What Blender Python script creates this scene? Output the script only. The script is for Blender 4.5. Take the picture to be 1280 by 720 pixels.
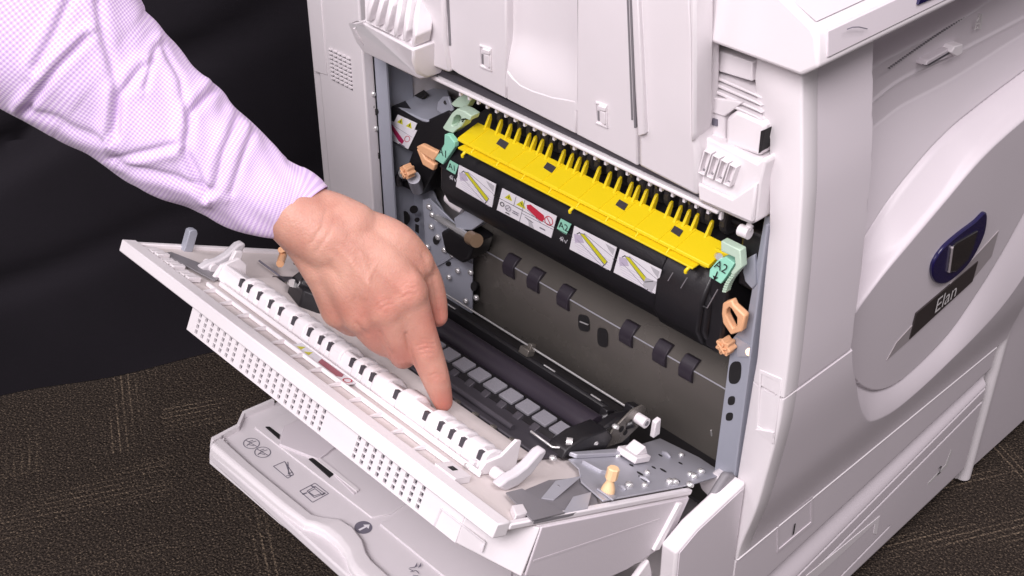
import bpy, bmesh, math, random
import numpy as np
from mathutils import Vector, Matrix
random.seed(7); rng = np.random.default_rng(7)
for o in list(bpy.data.objects): bpy.data.objects.remove(o)
SC = bpy.context.scene
COL = SC.collection

# ------------------------------------------------------------------ camera
F = 1587.588
CAM = np.array((0.95806, -0.70661, 1.0765))
YAW, PIT = 2.38011216, 0.5982818
fwd = np.array((math.cos(PIT)*math.cos(YAW), math.cos(PIT)*math.sin(YAW), -math.sin(PIT)))
rgt = np.cross(fwd, (0, 0, 1)); rgt /= np.linalg.norm(rgt)
upv = np.cross(rgt, fwd)
cd = bpy.data.cameras.new('camera'); cam = bpy.data.objects.new('camera', cd); COL.objects.link(cam)
cd.sensor_width = 36; cd.lens = 36*F/1280; cd.clip_start = .02; cd.clip_end = 60
cam.matrix_world = Matrix(((rgt[0], upv[0], -fwd[0], CAM[0]), (rgt[1], upv[1], -fwd[1], CAM[1]), (rgt[2], upv[2], -fwd[2], CAM[2]), (0, 0, 0, 1)))
SC.camera = cam

# ------------------------------------------------------------------ light
w = bpy.data.worlds.new('World'); SC.world = w; w.use_nodes = True
bg = w.node_tree.nodes['Background']; bg.inputs[0].default_value = (1.0, .93, .985, 1); bg.inputs[1].default_value = .27
SC.view_settings.view_transform = 'Standard'; SC.view_settings.look = 'None'
SC.view_settings.exposure = 0.10; SC.view_settings.gamma = 1
def area(name, loc, target, size, power, col):
    l = bpy.data.lights.new(name, 'AREA'); l.shape = 'RECTANGLE'; l.size, l.size_y = size; l.energy = power; l.color = col
    o = bpy.data.objects.new(name, l); COL.objects.link(o); o.location = loc
    o.rotation_euler = (Vector(target)-Vector(loc)).to_track_quat('-Z', 'Y').to_euler()
    return o
area('softbox_key', (1.05, -1.60, 2.0), (.25, 0, .45), (1.1, .9), 55, (1, .93, .965))
area('softbox_side', (-.75, -1.45, 2.2), (.25, 0, .45), (1.0, 1.0), 17, (1, .93, .96))
area('softbox_top', (1.5, .1, 2.5), (.45, .15, .45), (.9, .9), 23, (1, .92, .96))

# ------------------------------------------------------------------ photo point -> point on a real plane
def ray(px, py): return fwd + rgt*((px-640)/F) - upv*((py-360)/F)
def onplane(px, py, n, p0):
    d = ray(px, py); n = np.asarray(n, float)
    return CAM + d*(((np.asarray(p0, float)-CAM) @ n)/(d @ n))
def Xp(px, py, x): return onplane(px, py, (1, 0, 0), (x, 0, 0))
def Yp(px, py, y): return onplane(px, py, (0, 1, 0), (0, y, 0))
def Zp(px, py, z): return onplane(px, py, (0, 0, 1), (0, 0, z))
def Cp(px, py, d): return CAM + ray(px, py)*d
def proj(P):
    v = np.asarray(P) - CAM; zc = v @ fwd
    return 640+F*(v @ rgt)/zc, 360-F*(v @ upv)/zc
DH = np.array((0, -.047, .325)); DU = np.array((0, -.89601443, .44402493)); DN = np.array((0, .44402493, .89601443))
EX = np.array((1., 0, 0))
def Dw(x, u, n): return DH + EX*x + DU*u + DN*n            # door frame: along, from hinge to free edge, inward normal
def Dp(px, py, n): return onplane(px, py, DN, DH+DN*n)
def Dl(px, py, n):
    q = Dp(px, py, n)-DH; return q[0], q @ DU
TA = .20
TN = np.array((0, math.sin(TA), math.cos(TA))); TU = np.array((0, -math.cos(TA), math.sin(TA))); T0 = np.array((0, -.266, .2265))
def Tw(x, u, n): return T0 + EX*x + TU*u + TN*n            # tray frame: u = 0 at its outer edge, negative towards the hinge
def Tp(px, py, n=0): return onplane(px, py, TN, T0+TN*n)
def Tl(px, py, n=0):
    q = Tp(px, py, n)-T0; return q[0], q @ TU

# ------------------------------------------------------------------ materials
def mat(name, col, rough=.5, metal=0, bump=0, bscale=400, var=0, vscale=8, coat=0, sss=0, spec=.5):
    m = bpy.data.materials.new(name); m.use_nodes = True; nt = m.node_tree; b = nt.nodes['Principled BSDF']
    b.inputs['Base Color'].default_value = (*col, 1); b.inputs['Roughness'].default_value = rough; b.inputs['Metallic'].default_value = metal
    b.inputs['Specular IOR Level'].default_value = spec
    if coat: b.inputs['Coat Weight'].default_value = coat
    if sss:
        b.inputs['Subsurface Weight'].default_value = sss; b.inputs['Subsurface Radius'].default_value = (.008, .003, .0015); b.inputs['Subsurface Scale'].default_value = 1
    tc = nt.nodes.new('ShaderNodeTexCoord')
    if var:
        n = nt.nodes.new('ShaderNodeTexNoise'); n.inputs['Scale'].default_value = vscale; n.inputs['Detail'].default_value = 6
        nt.links.new(tc.outputs['Object'], n.inputs['Vector'])
        mx = nt.nodes.new('ShaderNodeMix'); mx.data_type = 'RGBA'
        mx.inputs['A'].default_value = (*[max(0, c*(1-var)) for c in col], 1); mx.inputs['B'].default_value = (*[min(1, c*(1+var)) for c in col], 1)
        nt.links.new(n.outputs['Fac'], mx.inputs['Factor']); nt.links.new(mx.outputs['Result'], b.inputs['Base Color'])
        mr = nt.nodes.new('ShaderNodeMapRange'); mr.inputs['To Min'].default_value = rough-.08; mr.inputs['To Max'].default_value = min(1, rough+.1)
        nt.links.new(n.outputs['Fac'], mr.inputs['Value']); nt.links.new(mr.outputs['Result'], b.inputs['Roughness'])
    if bump:
        n2 = nt.nodes.new('ShaderNodeTexNoise'); n2.inputs['Scale'].default_value = bscale; n2.inputs['Detail'].default_value = 3
        nt.links.new(tc.outputs['Object'], n2.inputs['Vector'])
        bp = nt.nodes.new('ShaderNodeBump'); bp.inputs['Strength'].default_value = bump; bp.inputs['Distance'].default_value = .001
        nt.links.new(n2.outputs['Fac'], bp.inputs['Height']); nt.links.new(bp.outputs['Normal'], b.inputs['Normal'])
    return m
M = {}
M['white'] = mat('white_plastic', (.80, .76, .78), .42, bump=.10, bscale=900, var=.045, vscale=13)
M['white2'] = mat('pale_plastic', (.74, .70, .72), .45, bump=.1, bscale=900, var=.05, vscale=11)
M['front'] = mat('front_plastic', (.66, .61, .645), .36, bump=.10, bscale=900, var=.04, vscale=6)
M['beige'] = mat('beige_plastic', (.66, .60, .585), .5, bump=.12, bscale=500, var=.05, vscale=25)
M['greytray'] = mat('tray_plastic', (.72, .68, .705), .42, bump=.1, bscale=900, var=.03, vscale=12)
M['black'] = mat('black_plastic', (.012, .011, .013), .38, bump=.12, bscale=600, var=.2, vscale=30)
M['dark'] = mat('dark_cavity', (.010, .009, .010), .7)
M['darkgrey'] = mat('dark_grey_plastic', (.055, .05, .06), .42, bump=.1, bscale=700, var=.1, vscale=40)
M['midgrey'] = mat('grey_plastic', (.21, .20, .215), .45, bump=.1, bscale=700, var=.06, vscale=30)
M['steel'] = mat('zinc_steel', (.46, .46, .51), .38, metal=.3, bump=.06, bscale=300, var=.10, vscale=18)
M['bluesteel'] = mat('painted_steel', (.36, .375, .435), .45, metal=.1, bump=.05, bscale=300, var=.05, vscale=14)
M['brownsteel'] = mat('dark_steel_plate', (.20, .183, .165), .25, metal=.5, bump=.08, bscale=250, var=.15, vscale=14)
M['chrome'] = mat('bright_metal', (.78, .77, .77), .25, metal=.65)
M['brass'] = mat('brass', (.50, .34, .22), .3, metal=.6)
M['yellow'] = mat('yellow_plastic', (.86, .655, .012), .38, bump=.08, bscale=600, var=.03, vscale=20, sss=0)
M['mint'] = mat('mint_plastic', (.30, .66, .50), .42, bump=.05, var=.03)
M['palemint'] = mat('pale_mint_plastic', (.52, .68, .54), .42, var=.05, vscale=40)
M['peach'] = mat('peach_plastic', (.80, .44, .24), .42, bump=.05, var=.05, vscale=60)
M['cream'] = mat('cream_plastic', (.86, .58, .33), .42, var=.04, vscale=60)
M['clawgrey'] = mat('pale_grey_plastic', (.60, .575, .60), .42, var=.04, vscale=60)
M['paper'] = mat('label_paper', (.80, .78, .82), .4)
M['ink'] = mat('black_ink', (.012, .012, .014), .45)
M['greyink'] = mat('grey_ink', (.16, .15, .19), .5)
M['paleink'] = mat('pale_ink', (.48, .47, .50), .5)
M['lilacink'] = mat('lilac_ink', (.52, .46, .58), .5)
M['maroon'] = mat('faded_red_ink', (.36, .10, .13), .45)
M['red'] = mat('red_ink', (.55, .03, .06), .45)
M['crimson'] = mat('crimson_ink', (.42, .02, .10), .45)
M['yelink'] = mat('yellow_ink', (.62, .60, .02), .45)
M['navy'] = mat('navy_plastic', (.009, .006, .058), .22, coat=.4)
M['lens'] = mat('dark_lens', (.02, .018, .02), .12, coat=.5)
M['plate'] = mat('dark_nameplate', (.035, .028, .028), .4)
M['platefilm'] = mat('grey_film', (.36, .325, .335), .4)
M['silverink'] = mat('silver_ink', (.62, .60, .60), .4)
M['pad'] = mat('grey_foam_pad', (.21, .205, .23), .8, bump=.4, bscale=900, var=.05, vscale=60)
M['roll'] = mat('violet_black_roller', (.030, .024, .034), .40, bump=.05, bscale=500, var=.08, vscale=10)
M['roller'] = mat('roller_rubber', (.045, .042, .046), .33, var=.3, vscale=60)
M['nail'] = mat('nail', (.70, .42, .36), .3, sss=.2)

def skin_mat():
    m = mat('skin', (.64, .35, .30), .46, sss=.25, spec=.4); nt = m.node_tree; b = nt.nodes['Principled BSDF']
    tc = nt.nodes.new('ShaderNodeTexCoord')
    n = nt.nodes.new('ShaderNodeTexNoise'); n.inputs['Scale'].default_value = 34; n.inputs['Detail'].default_value = 5; n.inputs['Roughness'].default_value = .6
    cr = nt.nodes.new('ShaderNodeValToRGB'); e = cr.color_ramp.elements
    e[0].position = .32; e[0].color = (.47, .225, .17, 1); e[1].position = .68; e[1].color = (.575, .315, .24, 1)
    nt.links.new(tc.outputs['Object'], n.inputs['Vector']); nt.links.new(n.outputs['Fac'], cr.inputs['Fac']); at = nt.nodes.new('ShaderNodeAttribute'); at.attribute_name = 'blush'
    mx = nt.nodes.new('ShaderNodeMix'); mx.data_type = 'RGBA'; mx.inputs['B'].default_value = (.52, .17, .13, 1)
    mu = nt.nodes.new('ShaderNodeMath'); mu.operation = 'MULTIPLY'; mu.inputs[1].default_value = .75
    nt.links.new(at.outputs['Fac'], mu.inputs[0]); nt.links.new(mu.outputs[0], mx.inputs['Factor']); nt.links.new(cr.outputs['Color'], mx.inputs['A']); nt.links.new(mx.outputs['Result'], b.inputs['Base Color'])
    v = nt.nodes.new('ShaderNodeTexVoronoi'); v.inputs['Scale'].default_value = 620
    n2 = nt.nodes.new('ShaderNodeTexNoise'); n2.inputs['Scale'].default_value = 130; n2.inputs['Detail'].default_value = 5
    ad = nt.nodes.new('ShaderNodeMath'); ad.operation = 'ADD'
    nt.links.new(tc.outputs['Object'], v.inputs['Vector']); nt.links.new(tc.outputs['Object'], n2.inputs['Vector'])
    nt.links.new(v.outputs['Distance'], ad.inputs[0]); nt.links.new(n2.outputs['Fac'], ad.inputs[1])
    bp = nt.nodes.new('ShaderNodeBump'); bp.inputs['Strength'].default_value = .28; bp.inputs['Distance'].default_value = .0012
    bp.inputs['Strength'].default_value = .20
    nt.links.new(ad.outputs[0], bp.inputs['Height']); nt.links.new(bp.outputs['Normal'], b.inputs['Normal'])
    return m
M['skin'] = skin_mat()

def shirt_mat():
    m = bpy.data.materials.new('lilac_gingham'); m.use_nodes = True; nt = m.node_tree; b = nt.nodes['Principled BSDF']
    b.inputs['Roughness'].default_value = .85; b.inputs['Sheen Weight'].default_value = .15; b.inputs['Specular IOR Level'].default_value = .2
    uv = nt.nodes.new('ShaderNodeUVMap'); sp = nt.nodes.new('ShaderNodeSeparateXYZ'); nt.links.new(uv.outputs['UV'], sp.inputs[0])
    outs = []
    for ax in ('X', 'Y'):
        mu = nt.nodes.new('ShaderNodeMath'); mu.operation = 'MULTIPLY'; mu.inputs[1].default_value = 1/.0024
        fr = nt.nodes.new('ShaderNodeMath'); fr.operation = 'PINGPONG'; fr.inputs[1].default_value = .5
        mr = nt.nodes.new('ShaderNodeMapRange'); mr.inputs['From Min'].default_value = .2; mr.inputs['From Max'].default_value = .3
        nt.links.new(sp.outputs[ax], mu.inputs[0]); nt.links.new(mu.outputs[0], fr.inputs[0]); nt.links.new(fr.outputs[0], mr.inputs['Value']); outs.append(mr.outputs['Result'])
    ad = nt.nodes.new('ShaderNodeMath'); ad.operation = 'ADD'; nt.links.new(outs[0], ad.inputs[0]); nt.links.new(outs[1], ad.inputs[1])
    hf = nt.nodes.new('ShaderNodeMath'); hf.operation = 'MULTIPLY'; hf.inputs[1].default_value = .5; nt.links.new(ad.outputs[0], hf.inputs[0])
    cr = nt.nodes.new('ShaderNodeValToRGB'); e = cr.color_ramp.elements
    e[0].color = (.77, .66, .80, 1); e[1].color = (.52, .36, .65, 1); k = cr.color_ramp.elements.new(.5); k.color = (.645, .50, .73, 1)
    nt.links.new(hf.outputs[0], cr.inputs['Fac']); nt.links.new(cr.outputs['Color'], b.inputs['Base Color'])
    bp = nt.nodes.new('ShaderNodeBump'); bp.inputs['Strength'].default_value = .25; bp.inputs['Distance'].default_value = .0006
    nt.links.new(ad.outputs[0], bp.inputs['Height']); nt.links.new(bp.outputs['Normal'], b.inputs['Normal'])
    return m
M['shirt'] = shirt_mat()

def carpet_mat():
    m = bpy.data.materials.new('loop_pile_carpet'); m.use_nodes = True; nt = m.node_tree; b = nt.nodes['Principled BSDF']
    b.inputs['Roughness'].default_value = .95; b.inputs['Specular IOR Level'].default_value = .1
    L = nt.links.new; N = nt.nodes.new
    def M2(op, a, b_=None):
        n = N('ShaderNodeMath'); n.operation = op
        for k, x in enumerate((a, b_)):
            if x is None: continue
            if isinstance(x, (int, float)): n.inputs[k].default_value = x
            else: L(x, n.inputs[k])
        return n.outputs[0]
    tc = N('ShaderNodeTexCoord'); mp = N('ShaderNodeMapping'); mp.vector_type = 'TEXTURE'; mp.inputs['Rotation'].default_value = (0, 0, math.radians(64.0)); mp.inputs['Location'].default_value = (-.235+.219, -.178+.449, 0); L(tc.outputs['Object'], mp.inputs['Vector'])
    ck = N('ShaderNodeTexChecker'); ck.inputs['Scale'].default_value = 2.0; L(mp.outputs[0], ck.inputs['Vector'])      # half-metre carpet tiles laid quarter-turned
    sp = N('ShaderNodeSeparateXYZ'); L(mp.outputs[0], sp.inputs[0])
    def mixf(a, b_):
        n = N('ShaderNodeMix'); L(ck.outputs['Fac'], n.inputs['Factor']); L(a, n.inputs['A']); L(b_, n.inputs['B']); return n.outputs['Result']
    ac = mixf(sp.outputs['X'], sp.outputs['Y']); al = mixf(sp.outputs['Y'], sp.outputs['X'])
    cb = N('ShaderNodeCombineXYZ'); L(M2('MULTIPLY', ac, 17.0), cb.inputs[0]); L(M2('MULTIPLY', al, 2.6), cb.inputs[1]); L(M2('MULTIPLY', ck.outputs['Fac'], 7.0), cb.inputs[2])
    nm = N('ShaderNodeTexNoise'); nm.inputs['Scale'].default_value = 1; nm.inputs['Detail'].default_value = 1.5; L(cb.outputs[0], nm.inputs['Vector'])
    mk = N('ShaderNodeMapRange'); mk.interpolation_type = 'SMOOTHSTEP'; mk.inputs['From Min'].default_value = .47; mk.inputs['From Max'].default_value = .64; L(nm.outputs['Fac'], mk.inputs['Value'])
    pg = M2('PINGPONG', M2('MULTIPLY', ac, 1/.0092), .5)
    ln = N('ShaderNodeMapRange'); ln.interpolation_type = 'SMOOTHSTEP'; ln.inputs['From Min'].default_value = .30; ln.inputs['From Max'].default_value = .46; L(pg, ln.inputs['Value'])
    g = N('ShaderNodeTexNoise'); g.inputs['Scale'].default_value = 400; g.inputs['Detail'].default_value = 3; g.inputs['Roughness'].default_value = .7; L(tc.outputs['Object'], g.inputs['Vector'])
    sv = M2('ADD', M2('MULTIPLY', g.outputs['Fac'], 1.0), M2('MULTIPLY', M2('MULTIPLY', mk.outputs['Result'], ln.outputs['Result']), .12))
    cr = N('ShaderNodeValToRGB'); e = cr.color_ramp.elements
    e[0].position = .36; e[0].color = (.017, .013, .011, 1); e[1].position = .80; e[1].color = (.34, .26, .18, 1)
    k = e.new(.55); k.color = (.046, .036, .030, 1)
    L(sv, cr.inputs['Fac']); L(cr.outputs['Color'], b.inputs['Base Color'])
    v = N('ShaderNodeTexVoronoi'); v.inputs['Scale'].default_value = 330; L(tc.outputs['Object'], v.inputs['Vector'])
    bp = N('ShaderNodeBump'); bp.inputs['Strength'].default_value = .9; bp.inputs['Distance'].default_value = .003; bp.invert = True
    L(v.outputs['Distance'], bp.inputs['Height']); L(bp.outputs['Normal'], b.inputs['Normal'])
    return m
M['carpet'] = carpet_mat()
M['cloth'] = mat('black_cloth', (.016, .014, .018), .9, bump=.5, bscale=700, var=.25, vscale=6, spec=.15)

# ------------------------------------------------------------------ mesh builder
class MB:
    def __init__(s, *mats): s.v = []; s.f = []; s.mi = []; s.mats = list(mats); s.uv = None
    def slot(s, m):
        if m not in s.mats: s.mats.append(m)
        return s.mats.index(m)
    def add(s, V, Fs, m=None):
        k = len(s.v); s.v += [tuple(map(float, p)) for p in V]; i = s.slot(m) if m else 0
        for f in Fs: s.f.append([k+j for j in f]); s.mi.append(i)
        return s
    def box(s, lo, hi, xf=None, m=None):
        V = [(x, y, z) for x in (lo[0], hi[0]) for y in (lo[1], hi[1]) for z in (lo[2], hi[2])]
        if xf: V = [xf(*p) for p in V]
        return s.add(V, [(0, 1, 3, 2), (4, 6, 7, 5), (0, 4, 5, 1), (2, 3, 7, 6), (0, 2, 6, 4), (1, 5, 7, 3)], m)
    def prism(s, P, off, m=None):
        n = len(P); P = [np.asarray(p, float) for p in P]; off = np.asarray(off, float)
        V = P + [p+off for p in P]
        Fs = [list(range(n)), list(range(2*n-1, n-1, -1))] + [(i, (i+1) % n, n+(i+1) % n, n+i) for i in range(n)]
        return s.add(V, Fs, m)
    def ring(s, O, I, off, m=None):
        n = len(O); off = np.asarray(off, float); O = [np.asarray(p, float) for p in O]; I = [np.asarray(p, float) for p in I]
        V = O+I+[p+off for p in O]+[p+off for p in I]; Fs = []
        for i in range(n):
            j = (i+1) % n
            Fs += [(i, j, n+j, n+i), (2*n+i, 3*n+i, 3*n+j, 2*n+j), (i, 2*n+i, 2*n+j, j), (n+i, n+j, 3*n+j, 3*n+i)]
        return s.add(V, Fs, m)
    def poly(s, P, m=None): return s.add(P, [list(range(len(P)))], m)
    def tube(s, P, r, n=10, m=None, cap=True, squash=None):
        P = [np.asarray(p, float) for p in P]; R = r if hasattr(r, '__len__') else [r]*len(P); V = []; Fs = []
        t0 = P[1]-P[0]; a = np.cross(t0, (0.31, .2, .93)); a /= np.linalg.norm(a)
        for i, p in enumerate(P):
            t = P[min(i+1, len(P)-1)]-P[max(i-1, 0)]; t = t/np.linalg.norm(t)
            a = a-t*(a @ t); a /= np.linalg.norm(a); b = np.cross(t, a)
            for k in range(n):
                q = 2*math.pi*k/n; V.append(p+R[i]*(a*math.cos(q)+b*math.sin(q)))
        for i in range(len(P)-1):
            for k in range(n): j = (k+1) % n; Fs.append((i*n+k, i*n+j, (i+1)*n+j, (i+1)*n+k))
        if cap: Fs += [tuple(range(n-1, -1, -1)), tuple(range((len(P)-1)*n, len(P)*n))]
        return s.add(V, Fs, m)
    def build(s, name, parent=None, m=None, bevel=0, smooth=False, seg=2, angle=35):
        if m: s.mats = [m]+[q for q in s.mats if q is not m] if not s.mats or s.mats[0] is not m else s.mats
        me = bpy.data.meshes.new(name); me.from_pydata(s.v, [], s.f)
        for q in s.mats: me.materials.append(q)
        for p, i in zip(me.polygons, s.mi): p.material_index = i
        bm = bmesh.new(); bm.from_mesh(me); bmesh.ops.recalc_face_normals(bm, faces=bm.faces); bm.to_mesh(me); bm.free()
        o = bpy.data.objects.new(name, me); COL.objects.link(o)
        if parent:
            o.parent = parent; base = root_loc(parent)
            me.transform(Matrix.Translation(-base))
        if bevel:
            b = o.modifiers.new('bevel', 'BEVEL'); b.width = bevel; b.segments = seg; b.limit_method = 'ANGLE'; b.angle_limit = math.radians(angle); b.harden_normals = False
        if smooth or bevel:
            for p in me.polygons: p.use_smooth = True
            me.set_sharp_from_angle(angle=math.radians(32 if not smooth else 60))
        return o
def root_loc(o):
    while o.parent: o = o.parent
    return Vector(o.location)
def thing(name, label, cat, loc, group=None):
    o = bpy.data.objects.new(name, None); COL.objects.link(o); o.location = loc; o['label'] = label; o['category'] = cat
    if group: o['group'] = group
    return o
def dup(o, off):
    c = o.copy(); COL.objects.link(c); c.location = Vector(o.location)+Vector(off); return c
def lift(P, d): return [np.asarray(p)+np.asarray(d) for p in P]
def text(mb, s, org, right, up, h, m, rise=.0003, align='CENTER', shear=0):
    cu = bpy.data.curves.new('t', 'FONT'); cu.body = s; cu.align_x = align; cu.align_y = 'CENTER'; cu.size = 1; cu.extrude = 0; cu.shear = shear; cu.resolution_u = 3
    o = bpy.data.objects.new('t', cu); COL.objects.link(o); bpy.context.view_layer.update()
    me = bpy.data.meshes.new_from_object(o)
    right = np.asarray(right, float); right /= np.linalg.norm(right); up = np.asarray(up, float); up -= right*(up @ right); up /= np.linalg.norm(up)
    nrm = np.cross(right, up)
    V = [np.asarray(org)+right*v.co.x*h+up*v.co.y*h+nrm*rise for v in me.vertices]
    mb.add(V, [tuple(p.vertices) for p in me.polygons], m)
    bpy.data.objects.remove(o); bpy.data.meshes.remove(me); bpy.data.curves.remove(cu)
def screw(p, axis, r=.0035):
    p = np.asarray(p, float); axis = np.asarray(axis, float); axis /= np.linalg.norm(axis)
    return MB(M['chrome']).tube([p, p+axis*r*.5, p+axis*r*.9], [r, r, r*.6], 10)

# ------------------------------------------------------------------ setting
g = MB(M['carpet']).box((-3, -3, -.05), (3.5, 3.5, 0)); o = g.build('floor'); o['kind'] = 'structure'

# backdrop curtain : a cloth sheet with folds
path = [(-1.25, -2.1), (-.78, -1.0), (-.467, -.292), (-.371, -.069), (-.30, .10), (-.235, .32), (-.22, .62), (-.22, 1.6)]
pp = np.array(path); seg = np.r_[0, np.cumsum(np.linalg.norm(np.diff(pp, axis=0), axis=1))]
nu, nv = 260, 110; V = []; Fs = []
for i in range(nu):
    s = seg[-1]*i/(nu-1); x = np.interp(s, seg, pp[:, 0]); y = np.interp(s, seg, pp[:, 1])
    for j in range(nv):
        z = 2.4*(j/(nv-1))**1.6
        wv = (1-.8*math.exp(-z/.06))*.010*math.sin(s*9+1.3*math.sin(z*2.1))*(.4+.3*z)+.006*math.sin(s*23+z*3.1)
        # slanting drag folds near the hem
        for (c0, k, a, wd) in ((.20, .42, .028, .018), (.26, .30, .014, .018), (.10, .22, .012, .02)):
            t = z-(c0+k*(s-1.7)); wv += a*math.exp(-(t/wd)**2)*math.exp(-((s-1.85)/.5)**2)
        wv -= .006*math.exp(-z/.03)*(.5+.5*math.sin(s*14+1))
        V.append((x-wv*.92+.0, y+wv*.40, z+.002))
for i in range(nu-1):
    for j in range(nv-1): Fs.append((i*nv+j, (i+1)*nv+j, (i+1)*nv+j+1, i*nv+j+1))
o = MB(M['cloth']).add(V, Fs).build('backdrop_curtain', smooth=True)
o['label'] = 'black cloth backdrop hanging to the carpet behind the printer'; o['category'] = 'curtain'

# ------------------------------------------------------------------ printer body
PR = thing('office_printer', 'white office printer with its side door folded open and yellow paper guide showing', 'printer', (.2, .22, 0))
cz = [.0, .222, .234, .295, .373, .401, .441, .462, .54, .614, .657, .701, .76]
cx = [.511, .511, .511, .524, .532, .534, .5335, .533, .529, .523, .516, .509, .503]
_z = np.linspace(-.1, .9, 1001); _x = np.interp(_z, cz, cx); _k = np.exp(-(np.arange(-45, 46)/18.)**2); _k /= _k.sum()
_x = np.convolve(np.pad(_x, 45, mode='edge'), _k, 'valid')
def corner(z): return np.interp(z, _z, _x)

# cavity
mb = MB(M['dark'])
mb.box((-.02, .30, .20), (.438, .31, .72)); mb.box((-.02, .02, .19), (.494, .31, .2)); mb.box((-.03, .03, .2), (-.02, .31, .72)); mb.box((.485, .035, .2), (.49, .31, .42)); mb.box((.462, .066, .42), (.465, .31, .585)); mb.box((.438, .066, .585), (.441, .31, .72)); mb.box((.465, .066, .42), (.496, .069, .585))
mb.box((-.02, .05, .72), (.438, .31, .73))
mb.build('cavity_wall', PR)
# left panel (white) with stepped corner strip
mb = MB(M['white2'])
mb.box((-.079, 0, .02), (0, .44, 1.0)); mb.box((-.096, .004, .02), (-.081, .44, .664)); mb.box((-.096, .006, .666), (-.081, .44, 1.0))
p = mb.build('left_panel', PR, bevel=.002)
P4 = [Yp(385, 0, -.001), Yp(401, -2, -.001), Yp(408.5, 94, -.001), Yp(392, 89, -.001)]
mb = MB(M['white2']).prism(P4, (0, .0012, 0)); mb.build('cover_plate', p, bevel=.0006)
# louvre slots : proud little hoods
a = Yp(411, 59, 0); b = Yp(439, 73, 0); c = Yp(413.5, 100, 0)
lv = None
for r in range(8):
    for k in range(5):
        t = k/5; q = a+(b-a)*(k+.5)/5; z = a[2]+(c[2]-a[2])*(r+.5)/8
        if lv is None:
            h = MB(M['midgrey']).box((q[0]-.0026, -.0006, z-.0011), (q[0]+.0026, .0, z+.0009)); h.box((q[0]-.0026, -.0022, z+.0009), (q[0]+.0026, 0, z+.0020), m=M['white2'])
            lv = h.build('louvre_slot', p); q0 = (q[0], z)
        else: dup(lv, (q[0]-q0[0], 0, z-q0[1]))
# lower side below the opening, between panels
mb = MB(M['white2']); mb.box((0, .012, .02), (.494, .40, .188)); mb.box((.4955, .0005, .02), (.4975, .03, .224), m=M['dark']); mb.box((0, .016, .19), (.30, .03, .245))
mb.build('lower_side_panel', PR, bevel=.002)
# plinth
MB(M['darkgrey']).box((-.08, .02, .0), (.485, .44, .02)).build('plinth', PR)
# rear mass behind the cavity (hidden bulk of the machine)
MB(M['white2']).box((-.08, .32, .02), (.43, .45, 1.0)).build('rear_panel', PR)

# right column : side strip (towards us) bounded on the left by a stepped edge, turning round the curved corner
lz = [.224, .300, .425, .449, .562, .569, .645, .652, .67, .685, .76]
lx = [.497, .499, .502, .503, .4985, .4985, .488, .485, .473, .469, .469]
def column(name, z0, z1, n=40):
    V = []; Fs = []; r = .0022
    zs = np.linspace(z0, z1, n)
    for z in zs:
        c = corner(z); l = np.interp(z, lz, lx)
        V += [(l, .03, z), (l, .002, z), (l+.002, 0, z), (c-r, 0, z), (c-r*.45, r*.12, z), (c-r*.12, r*.45, z), (c, r, z), (c, .0182, z), (c-.03, .06, z)]
    m_ = 9
    for i in range(n-1):
        for k in range(m_-1): Fs.append((i*m_+k, i*m_+k+1, (i+1)*m_+k+1, (i+1)*m_+k))
    Fs.append(tuple(range(m_-1, -1, -1))); Fs.append(tuple(range((n-1)*m_, n*m_)))
    return MB(M['white']).add(V, Fs).build(name, PR, smooth=True)
column('corner_column', .4275, .752); lowcol = column('corner_column', .2265, .4250)
# grip recess in lower column
Q = [Yp(949, 462, -.0008), Yp(977, 474, -.0008), Yp(967, 556, -.0008), Yp(962, 548, -.0008), Yp(945, 536, -.0008)]
I = [Yp(952, 468, -.0008), Yp(973, 478, -.0008), Yp(963, 546, -.0008), Yp(960, 541, -.0008), Yp(947, 533, -.0008)]
MB(M['white']).ring(Q, I, (0, .001, 0)).build('grip_frame', lowcol, bevel=.0005)
Q = [Yp(944, 537, -.002), Yp(967, 541, -.002), Yp(965, 555, -.001)]
MB(M['white']).prism(Q, (0, .003, 0)).build('grip_lip', lowcol)

# ------------------------------------------------------------------ front face as a moulded height field
def spl(P, n=120, closed=True):
    P = np.array(P, float); k = len(P); out = []
    for i in range(k if closed else k-1):
        p0, p1, p2, p3 = (P[(i-1) % k], P[i], P[(i+1) % k], P[(i+2) % k]) if closed else (P[max(i-1, 0)], P[i], P[i+1], P[min(i+2, k-1)])
        for t in np.linspace(0, 1, n//k, endpoint=False):
            out.append(.5*((2*p1)+(-p0+p2)*t+(2*p0-5*p1+4*p2-p3)*t*t+(-p0+3*p1-3*p2+p3)*t**3))
    return np.array(out)
def sdf(py, pz, poly):
    A = poly; B = np.roll(poly, -1, 0); d = np.full(py.shape, 9.); ins = np.zeros(py.shape, bool)
    for a, b in zip(A, B):
        e = b-a; t = np.clip(((py-a[0])*e[0]+(pz-a[1])*e[1])/(e @ e+1e-12), 0, 1)
        d = np.minimum(d, np.hypot(py-a[0]-t*e[0], pz-a[1]-t*e[1]))
        cnd = (a[1] > pz) != (b[1] > pz)
        xi = a[0]+(pz-a[1])/(b[1]-a[1]+1e-12)*(b[0]-a[0]); ins ^= cnd & (py < xi)
    return np.where(ins, -d, d)
def sst(x): x = np.clip(x, 0, 1); return x*x*(3-2*x)
pod = spl([(.114, .440), (.149, .466), (.192, .487), (.235, .508), (.291, .535), (.356, .549), (.43, .556), (.474, .535), (.470, .49), (.450, .452), (.426, .419), (.399, .378), (.362, .340), (.321, .312), (.252, .299), (.206, .309), (.17, .333), (.146, .358), (.127, .389), (.114, .418)], 190)
NY, NZ = 480, 500; ypts = np.linspace(.0183, .488, NY); zpts = np.linspace(.2265, .752, NZ)
Yg, Zg = np.meshgrid(ypts, zpts, indexing='ij')
base = corner(Zg)
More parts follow.
